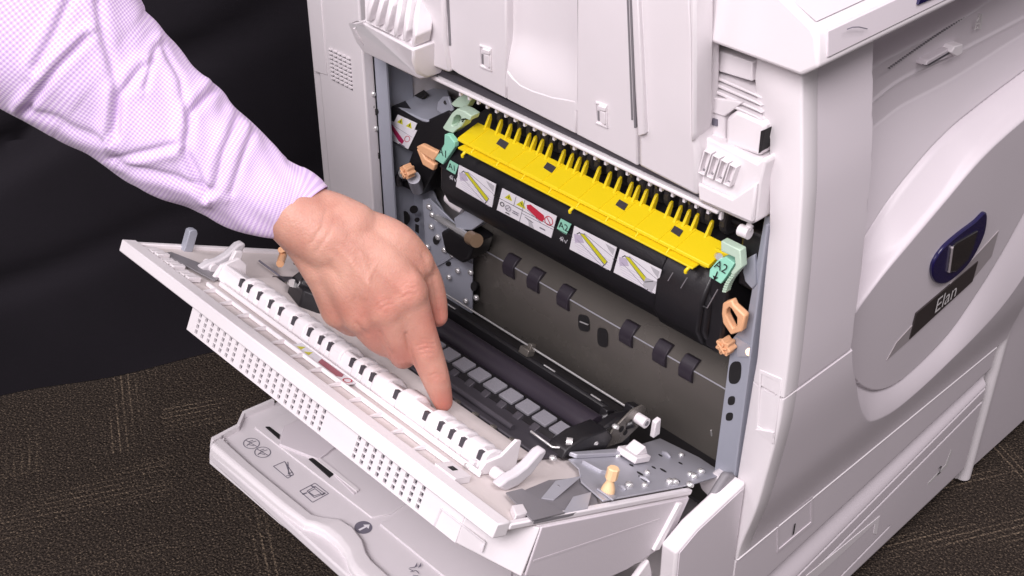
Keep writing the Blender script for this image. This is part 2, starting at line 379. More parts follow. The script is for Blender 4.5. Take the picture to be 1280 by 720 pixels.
yb = np.interp(Zg, [.425, .50, .60, .70, .76], [.094, .093, .091, .088, .086])
c0 = np.interp(Yg, [.04, .10, .151, .174, .220, .282, .329, .49], [.545, .602, .6315, .6425, .6465, .6515, .6575, .664])
c1 = np.interp(Yg, [.04, .10, .157, .174, .194, .228, .292, .407, .49], [.535, .572, .600, .610, .617, .621, .6215, .622, .623])
c2 = np.interp(Yg, [.04, .10, .161, .208, .236, .300, .370, .413, .49], [.515, .552, .576, .591, .593, .596, .601, .603, .605])
c3 = np.interp(Yg, [.05, .10, .13, .156, .173, .193, .218, .249, .286, .347, .414, .49], [.40, .432, .457, .480, .498, .514, .528, .543, .554, .562, .569, .574])
zt = np.interp(Yg, [.05, .114, .149, .192, .235, .291, .356, .43, .49], [.415, .441, .466, .487, .508, .535, .549, .557, .56])
def smy(c):
    k = np.exp(-(np.arange(-30, 31)/13.)**2); k /= k.sum(); r = c[:, 0]; r2 = np.r_[r[0]+(r[1]-r[0])*np.arange(-30, 0), r, r[-1]+(r[-1]-r[-2])*np.arange(1, 31)]
    return np.repeat(np.convolve(r2, k, 'valid')[:, None], c.shape[1], 1)
c1, c2, c3, zt, c0 = smy(c1), smy(c2), smy(c3), smy(zt), smy(c0)
c3 = np.maximum(c3, zt+.006)
tt = np.clip((Zg-zt)/np.maximum(c3-zt, .004), 0, 1)
door = .521-.030*tt
door = door-.24*np.clip(Zg-c3, 0, np.maximum(c2-c3, 0))-.03*np.clip(Zg-np.maximum(c2, c3), 0, .3)
door = door-.0030*np.exp(-((Zg-c3)/.0016)**2)-.0010*sst((Zg-c2)/.004)+.0012*np.exp(-((Zg-c1)/.0020)**2)-.020*sst((Zg-c0)/.010)
mL = sst((Yg-yb)/.003)*(Zg > .4262)
surf = base*(1-mL)+np.minimum(base, door)*mL
seam = (1-sst(np.abs(Zg-.4262)/.0016))*(Yg < .105)
surf = surf-.004*seam
d = sdf(Yg, Zg, pod)
podx = .5150+.043*(Zg-.36)
below = (Zg < np.interp(Yg, [.12, .48], [.43, .46]))
lip = .012+.014*sst((Yg-.12)/.06)+.03*sst((Yg-.32)/.12)
outB = podx-.0025+(surf-podx+.0025)*np.clip((d-.0015)/lip, 0, 1)
outT = surf+(np.minimum(podx, .522)-surf)*(1-sst(d/.005))
blend = sst((Zg-np.interp(Yg, [.10, .46], [.425, .47]))/.03)
outside = outB*(1-blend)+outT*blend
edge = .0018
surf = np.where(d < 0, podx, outside)
V = [(surf[i, j], Yg[i, j], Zg[i, j]) for i in range(NY) for j in range(NZ)]
Fs = [(i*NZ+j, (i+1)*NZ+j, (i+1)*NZ+j+1, i*NZ+j+1) for i in range(NY-1) for j in range(NZ-1)]
FD = MB(M['front']).add(V, Fs).build('front_cover', PR, smooth=True)
def Fx(px, py):                                                    # point on the moulded front
    x = .515
    for _ in range(6):
        q = Xp(px, py, x); i = int(np.clip(np.searchsorted(ypts, q[1]), 0, NY-1)); j = int(np.clip(np.searchsorted(zpts, q[2]), 0, NZ-1)); x = surf[i, j]
    return Xp(px, py, x)
OX = np.array((1., 0, 0))
# emblem on the pod: drop shaped navy badge with a square dark lens
ol = spl([(1162, 341), (1164, 326), (1176, 308), (1195, 291), (1215, 276), (1229, 264), (1229, 283), (1222, 303), (1209, 326), (1193, 343), (1178, 353), (1167, 352)], 96)
em = MB(M['navy']).prism([Fx(*q)+OX*.0035 for q in ol], -OX*.006).build('emblem', FD, bevel=.0014)
sq = [(1180, 338), (1184, 308), (1190, 301), (1217, 286), (1211, 307), (1205, 322), (1189, 337)]
MB(M['lens']).prism([Fx(*q)+OX*.0052 for q in sq], -OX*.004).build('emblem_lens', FD, bevel=.0008)
MB(M['platefilm']).prism([Fx(*q)+OX*.0056 for q in ((1180, 338), (1184, 308), (1185.5, 306), (1184.8, 309), (1181, 338))], -OX*.004).build('emblem_rim', FD)
fl = [Fx(*q)+OX*.0006 for q in ((1108, 450), (1120, 428), (1248, 288), (1239, 320), (1213, 352), (1137, 424))]
MB(M['platefilm']).prism(fl, -OX*.003).build('nameplate_film', FD)
np4 = [Fx(*q)+OX*.0016 for q in ((1135.5, 423), (1144, 391), (1221, 326), (1214, 351))]
mb = MB(M['plate']).prism(np4, -OX*.003)
text(mb, 'Elan', sum(np4)/4+OX*.0002, np4[2]-np4[1], (0, 0, 1), .024, M['silverink'], rise=.0009, shear=.1)
mb.build('nameplate', FD)
# handle slot in the recess and the small sign beside it
def Rx(px, py, o=0): return Xp(px, py, .4800+o)
MB(M['front']).prism([Rx(*t, .0035) for t in ((1157, 83), (1160, 76), (1197, 55), (1203, 58), (1199, 67))], -OX*.012).build('grip_bar', FD, bevel=.001)
MB(M['darkgrey']).prism([Rx(*t, .0042) for t in ((1157.5, 82.5), (1195, 60.5), (1196, 62), (1162, 81.5))], -OX*.004).build('grip_slot', FD)
MB(M['white']).prism([Rx(*t, .007) for t in ((1189, 66), (1194, 58), (1204, 55), (1203, 67), (1196, 71))], -OX*.014).build('grip_catch', FD, bevel=.001)
mb = MB(M['silverink'])
mb.prism([Rx(*t, .0024) for t in ((1225, 37), (1227.5, 18), (1228.6, 18), (1226.2, 37))], -OX*.004)
for a_, b_ in (((1219, 37), (1220.5, 28)), ((1219.6, 31), (1223.6, 29)), ((1220.6, 27), (1224, 22)), ((1218.2, 37), (1222, 35))):
    mb.tube([Rx(*a_, .0022), Rx(*b_, .0022)], .0007, 5)
mb.build('open_symbol', FD)
tooth = None
for k in range(44):                                                # small perforations along the upper recess line
    t = k/43; q = Xp(1112+124*t, 85-82*t-2*math.sin(t*3.1), .4775)
    if tooth is None: tooth = MB(M['midgrey']).box((q[0]-.0012, q[1]-.0008, q[2]-.0005), (q[0]+.0006, q[1]+.0008, q[2]+.0005)).build('perforation', FD); q0 = q
    else: dup(tooth, q-q0)

# drawers (moulded front with tapering finger groove)
yd = np.linspace(.001, .466, 200); zd = np.linspace(.021, .2235, 180); Yd, Zd = np.meshgrid(yd, zd, indexing='ij')
lA = np.interp(Yd, [0, .11, .474], [.106, .118, .168]); lT = np.interp(Yd, [0, .11, .474], [.150, .160, .190])
lB = lA-.020; 
x = np.full(Yd.shape, .511)-.012*(1-sst((Zd-lT)/.02+.2))
x = np.where(Zd < lT, .499+.012*sst((lT-Zd)/np.maximum(lT-lA, .003)), .511-.012*(1-sst((Zd-lT)/.006)))
x = x-.004*(1-sst(np.abs(Zd-lA)/.0016))
x = x-.004*(1-sst(np.abs(Zd-lB)/.0016))
lC = np.interp(Yd, [0, .2, .474], [.02, .034, .045]); x = x-.010*sst((lC-Zd)/.02)
lD = np.interp(Yd, [0, .21, .474], [.0, .050, .085])
x = np.where(Zd < lB, x-.003*(1-sst(np.abs(Zd-lD)/.0014))*(Yd < .3), x)
nu, nv = Yd.shape
V = [(x[i, j], Yd[i, j], Zd[i, j]) for i in range(nu) for j in range(nv)]
Fs = [(i*nv+j, (i+1)*nv+j, (i+1)*nv+j+1, i*nv+j+1) for i in range(nu-1) for j in range(nv-1)]
DW = MB(M['front']).add(V, Fs).build('paper_drawer', PR, smooth=True)
MB(M['white2']).box((.4985, .0, .021), (.5105, .012, .2235)).box((.30, .001, .2235), (.512, .466, .2262)).box((.30, .4665, .021), (.505, .47, .42)).build('drawer_side', PR, bevel=.0015)
mb = MB(M['front']); A_ = [Xp(*q, .5118) for q in ((972, 691), (972, 653), (1016, 620), (1016, 655))]
B_ = [Xp(*q, .5118) for q in ((973.5, 687), (973.5, 655), (1014, 624.5), (1014, 653))]
mb.ring(A_, B_, (-.002, 0, 0)); text(mb, '1', Xp(992, 662, .5114), (0, 1, 0), (0, 0, 1), .022, M['ink'], rise=.0006)
mb.build('drawer_number', DW)
mb = MB(M['front']); A_ = [Xp(*q, .5112) for q in ((1160, 607), (1160, 604), (1182, 581), (1189, 562), (1190.5, 563), (1184, 583))]
mb.prism(A_, (-.004, 0, 0), M['silverink']); text(mb, '2', Xp(1174, 588, .5112), (0, 1, 0), (0, 0, 1), .018, M['ink'], rise=.0006)
mb.build('drawer_number', DW)
A_ = [Xp(*q, .5115) for q in ((1008, 720), (1100, 645), (1096, 668), (1092, 667), (1094, 654), (1020, 722))]
MB(M['white2']).prism(A_, (-.004, 0, 0)).build('drawer_moulding', DW)

# ------------------------------------------------------------------ scanner lid and the upper inside on the right
def yslab(mb, pts, y, th, m=None): return mb.prism([Yp(q[0], q[1], q[2] if len(q) > 2 else y) for q in pts], (0, th, 0), m)
Y0 = -.022
prof = [(.10, .712), (.522, .712), (.5345, .722), (.5305, .742), (.526, .748), (.47, .776), (.40, .80), (.10, .82)]
mb = MB(M['white']).prism([(x_, Y0, z_) for x_, z_ in prof], (0, .50, 0)); LID = mb.build('scanner_lid', PR, bevel=.003, seg=3)
# front fascia of the lid
c_ = [(.5302, -.012, .7445), (.5336, -.012, .7265), (.5336, .44, .7265), (.5302, .44, .7445)]
MB(M['front']).prism(lift(c_, (.0012, 0, 0)), (-.004, 0, 0)).build('lid_fascia', LID, bevel=.0008)
MB(M['navy']).prism([Xp(*q, .5352) for q in ((1148, 6), (1153, -8), (1230, -44), (1200, -16))], (-.003, 0, 0)).build('control_panel', LID)
t_ = [(.523, -.015, .7510), (.404, -.015, .8000)]
MB(M['front']).add([(.5245, -.0165, .7505), (.403, -.0165, .8006), (.403, .44, .8006), (.5245, .44, .7505)], [(0, 1, 2, 3)]).build('lid_top_plate', LID)
# scuff on fascia
q = [Xp(*t, .5358) for t in ((1059, 36.5), (1066, 34), (1074, 33.7), (1084, 36))]
MB(M['greyink']).tube(q, .0004, 5).build('scuff_mark', LID)
# inner bits seen to the right of the upper cover
UP = MB(M['white2'])
yslab(UP, [(866, 52), (940, 78), (940, 102), (866, 80)], .0, .10)
yslab(UP, [(866, 76), (952, 128), (956, 160), (940, 150), (866, 112)], .004, .02, M['darkgrey'])
IB = UP.build('inner_bin', PR, bevel=.001)
for k in range(4):
    yy = -.0015-.0012*k
    mb = MB(M['white2']); yslab(mb, [(866, 82+9*k), (945, 118+9*k), (952, 124+9*k), (866, 87+9*k)], yy, .02); mb.build('bin_rib', IB, bevel=.0006)
mb = MB(M['white2']); yslab(mb, [(866, 118), (928, 128), (905, 146), (905, 184), (866, 172)], -.004, .05); mb.build('bin_block', IB, bevel=.002)
mb = MB(M['white2']); yslab(mb, [(866, 118), (928, 128), (905, 146), (866, 134)], -.006, .004); mb.build('bin_lip', IB, bevel=.001)
mb = MB(M['white']); yslab(mb, [(907, 148), (920, 138), (956, 154), (956, 162), (950, 196), (906, 181)], -.006, .05); mb.build('bin_end', IB, bevel=.003)
mb = MB(M['greyink']); yslab(mb, [(866, 140), (896, 150), (896, 158), (866, 150)], -.0055, .003); mb.build('bin_slot', IB)
mb = MB(M['dark']); yslab(mb, [(951, 164), (957, 162), (952, 188), (948, 192)], -.0075, .01); mb.build('bin_gap', IB)
# bracket with four square cells
mb = MB(M['white'])
yslab(mb, [(869, 172), (884, 172), (946, 204), (955, 197), (957, 203), (950, 230), (945, 278), (938, 281), (873, 252), (871, 226)], -.012, .05)
CB = mb.build('cell_bracket', PR, bevel=.002)
for k in range(4):
    t = k*10.5
    O_ = [(872+t, 216+t*.45), (880.5+t, 220+t*.45), (889+t, 192+t*.55), (880+t, 187.5+t*.55)]
    I_ = [(873.5+t, 215.5+t*.45), (879.5+t, 218.6+t*.45), (887.3+t, 193.2+t*.55), (881+t, 189.6+t*.55)]
    mb = MB(M['white']).ring([Yp(*q, -.018) for q in O_], [Yp(*q, -.018) for q in I_], (0, .006, 0))
    yslab(mb, [(873.5+t, 215+t*.45), (879.5+t, 218+t*.45), (881.5+t, 212+t*.5), (875.5+t, 209+t*.5)], -.0135, .001, M['midgrey'])
    mb.build('cell_frame', CB, bevel=.0005)
mb = MB(M['white']); yslab(mb, [(872, 229), (915, 249), (945, 229), (940, 279), (873, 250)], -.0165, .004); mb.build('bracket_lip', CB, bevel=.0015)
mb = MB(M['white']); 
mb.tube([Yp(925, 287, -.004), Yp(937, 292, -.004)], .005, 10); mb.tube([Yp(934, 288, -.004), Yp(938, 281, 0)], .003, 8)
mb.build('pivot_pin', CB, smooth=True)

# ------------------------------------------------------------------ upper side cover, leaning out a little
def Lp(px, py, o=0): return onplane(px, py, (0, 1, .17), (0, o-.001, .566))   # plane of the leaning cover
LN = np.array((0, 1, .17))
def lslab(mb, pts, o, th, m=None): return mb.prism([Lp(q[0], q[1], q[2] if len(q) > 2 else o) for q in pts], LN*th, m)
mb = MB(M['white'])
lslab(mb, [(553, 45), (553, -60), (632, -60), (633, 124), (573, 93), (560, 84)], -.006, .02)
lslab(mb, [(720, 168), (722, -60), (790, -60), (797, 208), (790, 204)], -.006, .02)
lslab(mb, [(633, 124), (633, 88), (640, 97), (650, 106), (665, 113), (690, 121), (720, 126), (720, 168)], -.006, .02)
UC = mb.build('upper_cover', PR, bevel=.0015)
# concave scoop between them
V = []; Fs = []; n1, n2 = 24, 40
for i in range(n1):
    t = i/(n1-1); px = 632+90*t
    for j in range(n2):
        s_ = j/(n2-1); py = -60+(124+24*t+50*s_-50+60)*1.0*s_ if False else -60+s_*(160+50*t*.6+8+14*math.sin(math.pi*t)*.3)
        dep = .012*sst((1-s_)*2.2+.0)*(.35+.65*math.sin(math.pi*min(max(t, .02), .98))**.5)
        V.append(Lp(px, py, -.006+dep))
for i in range(n1-1):
    for j in range(n2-1): Fs.append((i*n2+j, (i+1)*n2+j, (i+1)*n2+j+1, i*n2+j+1))
MB(M['white']).add(V, Fs).build('cover_scoop', UC, smooth=True)
# right pillar
mb = MB(M['white']); lslab(mb, [(796, -60), (862, -60), (868, 60), (868, 168), (872, 190), (872, 247), (797, 208)], -.012, .03); mb.build('cover_pillar', UC, bevel=.004, seg=3)
mb = MB(M['white']); lslab(mb, [(858, -60), (868, -60), (869, 40), (869, 168), (863, 180), (862, 40)], -.016, .02); mb.build('pillar_flange', UC, bevel=.002)
mb = MB(M['midgrey']); lslab(mb, [(781, -60), (783, -60), (791, 150), (789, 150)], -.0066, .002); lslab(mb, [(784.5, -60), (787, -60), (795, 160), (792.5, 160)], -.0066, .002); mb.build('cover_groove', UC)
mb = MB(M['white']); lslab(mb, [(787, -60), (794, -60), (806, 168), (797, 171)], -.016, .02); mb.build('cover_flap', UC, bevel=.001)
mb = MB(M['midgrey']); lslab(mb, [(555, -60), (558, -60), (563.5, 57), (561, 57)], -.0066, .002); mb.build('cover_groove', UC)
for (cx_, cy_) in ((606, 72), (751, 143)):
    mb = MB(M['white'])
    mb.ring([Lp(cx_-8, cy_-16, -.0075), Lp(cx_+7, cy_-11, -.0075), Lp(cx_+8, cy_+18, -.0075), Lp(cx_-7, cy_+12, -.0075)],
            [Lp(cx_-6, cy_-13, -.0075), Lp(cx_+5.5, cy_-9, -.0075), Lp(cx_+6, cy_+15, -.0075), Lp(cx_-5.5, cy_+10, -.0075)], (0, .003, 0))
    lslab(mb, [(cx_-4, cy_-11), (cx_+5, cy_-8), (cx_+5, cy_-3), (cx_-4, cy_-6)], -.0095, .004)
    lslab(mb, [(cx_-1, cy_-4), (cx_+5, cy_-2), (cx_+5.5, cy_+13), (cx_+0, cy_+11)], -.0088, .004)
    lslab(mb, [(cx_-4.5, cy_-5), (cx_-2, cy_-4), (cx_-1.5, cy_+9), (cx_-4, cy_+8)], -.0064, .001, M['midgrey'])
    mb.build('cover_latch', UC, bevel=.0005)
# lower bar of the cover: dark grey strip painted in as the shadow gap + bright rail
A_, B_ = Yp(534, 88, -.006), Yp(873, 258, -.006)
mb = MB(M['darkgrey']).box((A_[0]-.004, -.004, .5735), (B_[0]+.02, .02, .5805)); mb.build('rail_shadow_strip', UC)
mb = MB(M['white']).box((A_[0]+.006, -.008, .5682), (B_[0]+.02, .004, .5720)); RL = mb.build('cover_rail', PR, bevel=.0015)
pg = None
for k in range(26):
    xx = .150+.0122*k
    if pg is None: pg = MB(M['white']).box((xx-.0012, -.003, .5620), (xx+.0012, .0, .5690)).build('rail_peg', RL); x0 = xx
    else: dup(pg, (xx-x0, 0, 0))
# left lip with ribbed bin
mb = MB(M['white'])
mb.prism([Yp(438, 31, -.045), Yp(448, 27, -.03), Yp(456, 30, -.03), Yp(516, 62, -.045), Yp(517, 76, -.042), Yp(522, 90, -.035), Yp(535, 97, -.02), Yp(524, 100, -.02), Yp(452, 64, -.02), Yp(445, 50, -.035)], (0, .03, 0))
LP_ = mb.build('bin_lip', PR, bevel=.002)
MB(M['white2']).tube([Yp(443, 35, -.047), Yp(449, 47, -.042), Yp(454, 55, -.037)], .0012, 6).build('lip_bead', LP_)
mb = MB(M['white2']); mb.prism([Yp(455, -30, -.018), Yp(505, -30, -.018), Yp(519, 58, -.036), Yp(457, 27, -.036)], (0, .03, 0)); RB = mb.build('ribbed_bin', PR)
for k in range(6):
    t = k/5; bx = 458+57*t; by = 27+31*t; tx = 462+52*t
    fr = [Yp(bx+1, by, -.041), Yp(bx+2, by-14, -.043), Yp(tx+4.5, by-34, -.038), Yp(tx+8, by-58, -.028), Yp(tx+9, -40, -.024)]
    bk = [q+np.array((0, .018, .001)) for q in fr]
    mb = MB(M['white']); n_ = len(fr); wv = [.0016, .0026, .0030, .0024, .0018]
    V = [p_-EX*w_ for p_, w_ in zip(fr, wv)]+[p_+EX*w_ for p_, w_ in zip(fr, wv)]+[p_-EX*w_*1.6 for p_, w_ in zip(bk, wv)]+[p_+EX*w_*1.6 for p_, w_ in zip(bk, wv)]
    for i in range(n_-1): mb_f = None; 
    Fs = []
    for i in range(n_-1): Fs += [(i, n_+i, n_+i+1, i+1), (2*n_+i, 2*n_+i+1, 3*n_+i+1, 3*n_+i), (i, i+1, 2*n_+i+1, 2*n_+i), (n_+i, 3*n_+i, 3*n_+i+1, n_+i+1)]
    Fs += [(0, 2*n_, 3*n_, n_), (n_-1, 2*n_-1, 4*n_-1, 3*n_-1)]
    mb.add(V, Fs); mb.build('bin_rib', RB, bevel=.0012)
mb = MB(M['white']); lslab(mb, [(503, -60), (553, -60), (555, 45), (562, 92), (540, 84), (519, 62), (513, 44), (506, 20)], -.010, .02); mb.build('cover_wing', UC, bevel=.003)

# ------------------------------------------------------------------ steel frame inside the opening
mb = MB(M['bluesteel'])
yslab(mb, [(457, 70), (478, 84), (486, 150), (520, 190), (545, 250), (560, 275), (600, 330), (601, 385), (545, 380), (470, 260)], .055, .002)
FR = mb.build('frame_plate', PR)
MB(M['bluesteel']).box((.0005, .012, .26), (.003, .06, .556)).build('frame_flange', FR)
MB(M['bluesteel']).box((.0005, .012, .26), (.022, .014, .556)).build('frame_flange', FR)
mb = MB(M['bluesteel']); yslab(mb, [(528, 250), (536, 248), (590, 300), (590, 392), (551, 372), (533, 330)], .04, .002); mb.build('frame_web', FR, bevel=.0006)
for (cx_, cy_, rx, ry, yy) in ((470, 140, 2.5, 4, .0115), (472, 195, 2.5, 4, .0115), (495, 188, 3, 3, .054), (517, 262, 5, 5, .039), (500, 222, 7, 16, .054), (505, 273, 7, 9, .039), (521, 275, 3, 3, .039), (545, 300, 4, 6, .039), (560, 330, 3, 3, .039), (592, 358, 4, 6, .039)):
    P_ = [Yp(cx_+rx*math.cos(a), cy_+ry*math.sin(a), yy-.0005) for a in np.linspace(0, 2*math.pi, 14, endpoint=False)]
    MB(M['dark']).prism(P_, (0, .0008, 0)).build('frame_hole', FR)
for q4, yy in ((((500, 264), (514, 270), (515, 284), (501, 276)), .0535), (((519, 280), (523, 282), (523, 292), (519, 289)), .0385), (((486, 236), (492, 239), (492, 252), (486, 248)), .0535)):
    mb = MB(M['dark']); yslab(mb, q4, yy, .0008); mb.build('frame_slot', FR)
mb = MB(M['bluesteel']); yslab(mb, [(545, 330), (566, 318), (567, 321), (546, 334)], .0375, .002); yslab(mb, [(566, 318), (590, 330), (590, 334), (567, 322)], .0375, .002); mb.build('frame_rib', FR, bevel=.0005)
for (px, py, yy) in ((494, 300, .054), (489, 284, .054), (556, 312, .039), (573, 338, .039), (548, 296, .039), (479, 240, .054), (596, 372, .039), (470, 160, .011), (475, 228, .054), (467, 117, .011), (466, 132, .011), (481, 262, .054), (537, 258, .039), (541, 268, .039), (540, 283, .039), (535, 308, .039), (562, 346, .039), (583, 376, .039), (589, 340, .039), (566, 318, .039)):
    s_ = screw(Yp(px, py, yy), (0, -1, 0), .0036); s_.build('screw', FR, smooth=True)
# right post
mb = MB(M['bluesteel']); P_ = [(.4685, .010, .24), (.497, .010, .24), (.497, .010, .575), (.487, .010, .575), (.4825, .010, .47), (.4705, .010, .447)]
mb.prism(P_, (0, .002, 0)); PO = mb.build('frame_post', PR, bevel=.0006)
MB(M['bluesteel']).box((.4965, -.001, .24), (.4985, .012, .575)).build('post_flange', PO)
for (cx_, cy_, rx, ry) in ((918.5, 466, 7.5, 14), (914, 501, 4.3, 5.5), (911.5, 521, 4.3, 5)):
    P_ = [Yp(cx_+rx*(abs(math.cos(a))**.7)*math.copysign(1, math.cos(a))-(ry*.12)*math.sin(a), cy_+ry*(abs(math.sin(a))**.7)*math.copysign(1, math.sin(a)), .0094) for a in np.linspace(0, 2*math.pi, 22, endpoint=False)]
    MB(M['dark']).prism(P_, (0, .0007, 0)).build('post_hole', PO)
mb = MB(M['steel']); yslab(mb, [(919, 421), (939, 433), (939, 446), (922, 446)], .0085, .001); mb.build('post_tab', PO)
mb = MB(M['brass']); mb.tube([Yp(937, 440, .008), Yp(937, 440, .003)], .0035, 10); mb.build('post_stud', PO, smooth=True)
mb = MB(M['bluesteel']); yslab(mb, [(930, 325), (943, 318), (945, 355), (940, 362), (931, 352), (928, 340)], .008, .004); mb.build('post_cup', PO, bevel=.001)

# ------------------------------------------------------------------ fuser unit
FZ = MB(M['black'])
prof = [(.075, .520), (.035, .512), (.012, .500), (.004, .488), (-.001, .478), (-.003, .450), (.006, .432), (.030, .412), (.10, .40)]
FZ.prism([(.116, y, z) for y, z in prof], (.337, 0, 0))
FU = FZ.build('fuser_unit', PR, bevel=.003)
# right end cover
mb = MB(M['black']); mb.prism([(.398, y-.004, z+.001) for y, z in prof[1:8]]+[(.398, .03, .41)], (.05, 0, 0)); mb.build('fuser_end_cover', FU, bevel=.003)
mb = MB(M['black']); mb.box((.448, .002, .432), (.4665, .05, .512)); mb.box((.4665, .012, .50), (.49, .04, .555)); mb.build('fuser_end_block', FU, bevel=.003)
# left end block with top plate
mb = MB(M['black']); yslab(mb, [(479, 148), (487, 132), (530, 152), (560, 138), (572, 150), (560, 175), (548, 205), (525, 245), (500, 232), (515, 190), (512, 189), (477, 172)], .030, .06); LB = mb.build('fuser_left_block', FU, bevel=.002)
mb = MB(M['bluesteel'])
mb.prism([Yp(481, 127, .034), Yp(490, 117, .055), Yp(508, 106, .085), Yp(560, 112, .095), Yp(566, 138, .050), Yp(551, 147, .035), Yp(537, 151, .030), Yp(528, 149, .030)], (0, 0, -.003)); mb.build('fuser_top_plate', FU, bevel=.001)
mb = MB(M['bluesteel']); yslab(mb, [(545, 138), (547, 127), (553, 121), (560, 121), (566, 138), (556, 145)], .032, .003); mb.build('plate_tab', FU, bevel=.001)
MB(M['dark']).tube([Yp(557, 128, .0315), Yp(557, 128, .034)], .0022, 10).build('tab_hole', FU)
mb = MB(M['dark']); mb.prism([Yp(512, 118, .068), Yp(528, 112, .08), Yp(536, 119, .066), Yp(528, 124, .058)], (0, 0, .0012)); mb.build('plate_cutout', FU)

# stickers: each is one mesh, white paper with flat print
def sticker(name, par, quad, lift_v, prints, th=.0007, base=None):
    """quad: TL, TR, BR, BL in space; prints: list of (polygon in unit square u right / v down, material)"""
    TL, TR, BR, BL = [np.asarray(q)+np.asarray(lift_v) for q in quad]; nv_ = np.asarray(lift_v)/np.linalg.norm(lift_v)
    def uv(u, v, k): return TL*(1-u)*(1-v)+TR*u*(1-v)+BR*u*v+BL*(1-u)*v+nv_*.00012*k
    mb = MB(base or M['paper']).prism([uv(0, 0, 0), uv(1, 0, 0), uv(1, 1, 0), uv(0, 1, 0)], -nv_*th)
    for k, (poly, m) in enumerate(prints):
        mb.poly([uv(u, v, 1+k*.25) for u, v in poly], m)
    mb._uv = uv
    return mb
def line(a, b, w_): 
    a = np.array(a, float); b = np.array(b, float); d_ = b-a; n_ = np.array((-d_[1], d_[0])); n_ = n_/np.linalg.norm(n_)*w_/2
    return [tuple(a+n_), tuple(b+n_), tuple(b-n_), tuple(a-n_)]
def tri(cx, cy, s, asp=1): return [(cx, cy-s), (cx+s*.95*asp, cy+s*.75), (cx-s*.95*asp, cy+s*.75)]
def circ(cx, cy, r, asp, m, w_=.015, n=16):
    out = []
    for i in range(n):
        a, b = 2*math.pi*i/n, 2*math.pi*(i+1)/n
        out.append(([(cx+asp*r*math.cos(a), cy+r*math.sin(a)), (cx+asp*r*math.cos(b), cy+r*math.sin(b)), (cx+asp*(r-w_)*math.cos(b), cy+(r-w_)*math.sin(b)), (cx+asp*(r-w_)*math.cos(a), cy+(r-w_)*math.sin(a))], m))
    return out
def fsurf(px, py): return onplane(px, py, (0, -1, -.07), (0, -.0015, .464))   # label band on the fuser face
LV = np.array((0, -.0012, .0002))
def pic_bar(bar, rows=6):      # line drawing of a guide bar lying across a machine
    P = [([(.02, .03), (.98, .03), (.98, .97), (.02, .97)], M['paper'])]
    for k in range(5): P.append((line((.02+.05*k, .55+.09*k), (.95, .62+.1*k), .012), M['lilacink']))
    P.append(([(.03, .30), (.20, .22), (.30, .45), (.10, .62)], M['lilacink']))
    P.append(([(.75, .05), (.97, .08), (.97, .35), (.85, .22)], M['paleink']))
    P.append((line((.25, .08), (.98, .42), .015), M['greyink'])); P.append((line((.12, .45), (.80, .98), .012), M['greyink']))
    P.append(([(.14, .16), (.26, .10), (.90, .70), (.86, .90), (.80, .86)], M['greyink']))
    P.append(([(.17, .17), (.26, .13), (.88, .71), (.85, .86)], bar))
    P.append((line((.10, .25), (.16, .12), .02), M['ink'])); P.append((line((.84, .9), (.82, .99), .02), M['ink']))
    return P
q = [fsurf(575, 206), fsurf(621, 230), fsurf(616, 259), fsurf(571, 233)]
sticker('', None, q, LV, pic_bar(M['yelink'])).build('warning_label', FU)
wl = [(tri(.15, .22, .14, .55), M['yelink']), (tri(.39, .24, .17, .55), M['yelink']), (line((.15, .17), (.15, .27), .014), M['ink']), (line((.37, .18), (.41, .28), .018), M['ink']),
      (line((.0, .46), (.42, .46), .02), M['greyink']), (line((.27, .05), (.27, .46), .008), M['greyink']), (line((.43, .0), (.43, 1), .008), M['greyink']), (line((.43, .60), (1, .60), .02), M['greyink']),
      ([(.48, .16), (.54, .06), (.80, .22), (.82, .36), (.80, .52), (.74, .52), (.50, .30)], M['red']), (line((.50, .34), (.78, .58), .015), M['greyink']),
      ([(.50, .66), (.62, .70), (.70, .98), (.60, .98), (.58, .80)], M['paleink']), (line((.50, .68), (.66, .75), .02), M['ink']),
      (line((.78, .80), (.88, .80), .05), M['greyink'])]
wl += circ(.90, .33, .20, .38, M['red'], .03) + [(line((.85, .2), (.95, .46), .015), M['red'])] + circ(.08, .62, .10, .4, M['ink'], .03) + circ(.20, .65, .13, .4, M['greyink'], .02)
wl += [(line((.17, .73), (.23, .57), .012), M['greyink']), (line((.29, .64), (.40, .64), .03), M['greyink']), (line((.29, .72), (.40, .72), .03), M['greyink']), (line((.18, .86), (.25, .86), .04), M['ink'])]
q = [fsurf(629, 235), fsurf(697, 270), fsurf(690, 297), fsurf(622, 262)]
sticker('', None, q, LV, wl).build('warning_label', FU)
q = [fsurf(719, 282), fsurf(772, 309), fsurf(764, 338), fsurf(713, 311)]
sticker('', None, q, LV, pic_bar(M['yelink'])).build('warning_label', FU)
q = [fsurf(776, 311), fsurf(828, 337), fsurf(820, 367), fsurf(768, 340)]
sticker('', None, q, LV, pic_bar(M['yelink'])+[([(.72, .55), (.98, .5), (.92, .98), (.7, .9)], M['paleink']), (line((.72, .75), (.9, .55), .02), M['ink'])]).build('warning_label', FU)
q = [Yp(479, 147, .0295), Yp(522, 163, .0295), Yp(511, 186, .0295), Yp(474, 166, .0295)]
pl = [([(.16, .16), (.27, .10), (.80, .72), (.78, .92), (.66, .86)], M['crimson']), (line((.10, .22), (.2, .15), .06), M['ink']), (line((.05, .05), (.96, .38), .015), M['greyink']), (line((.70, .95), (.88, .98), .07), M['greyink'])] + circ(.86, .55, .17, .45, M['red'], .03)
sticker('', None, q, (0, -.001, 0), pl).build('warning_label', FU)
q = [Yp(498, 143, .029), Yp(522, 154, .029), Yp(518, 164, .029), Yp(493, 153, .029)]
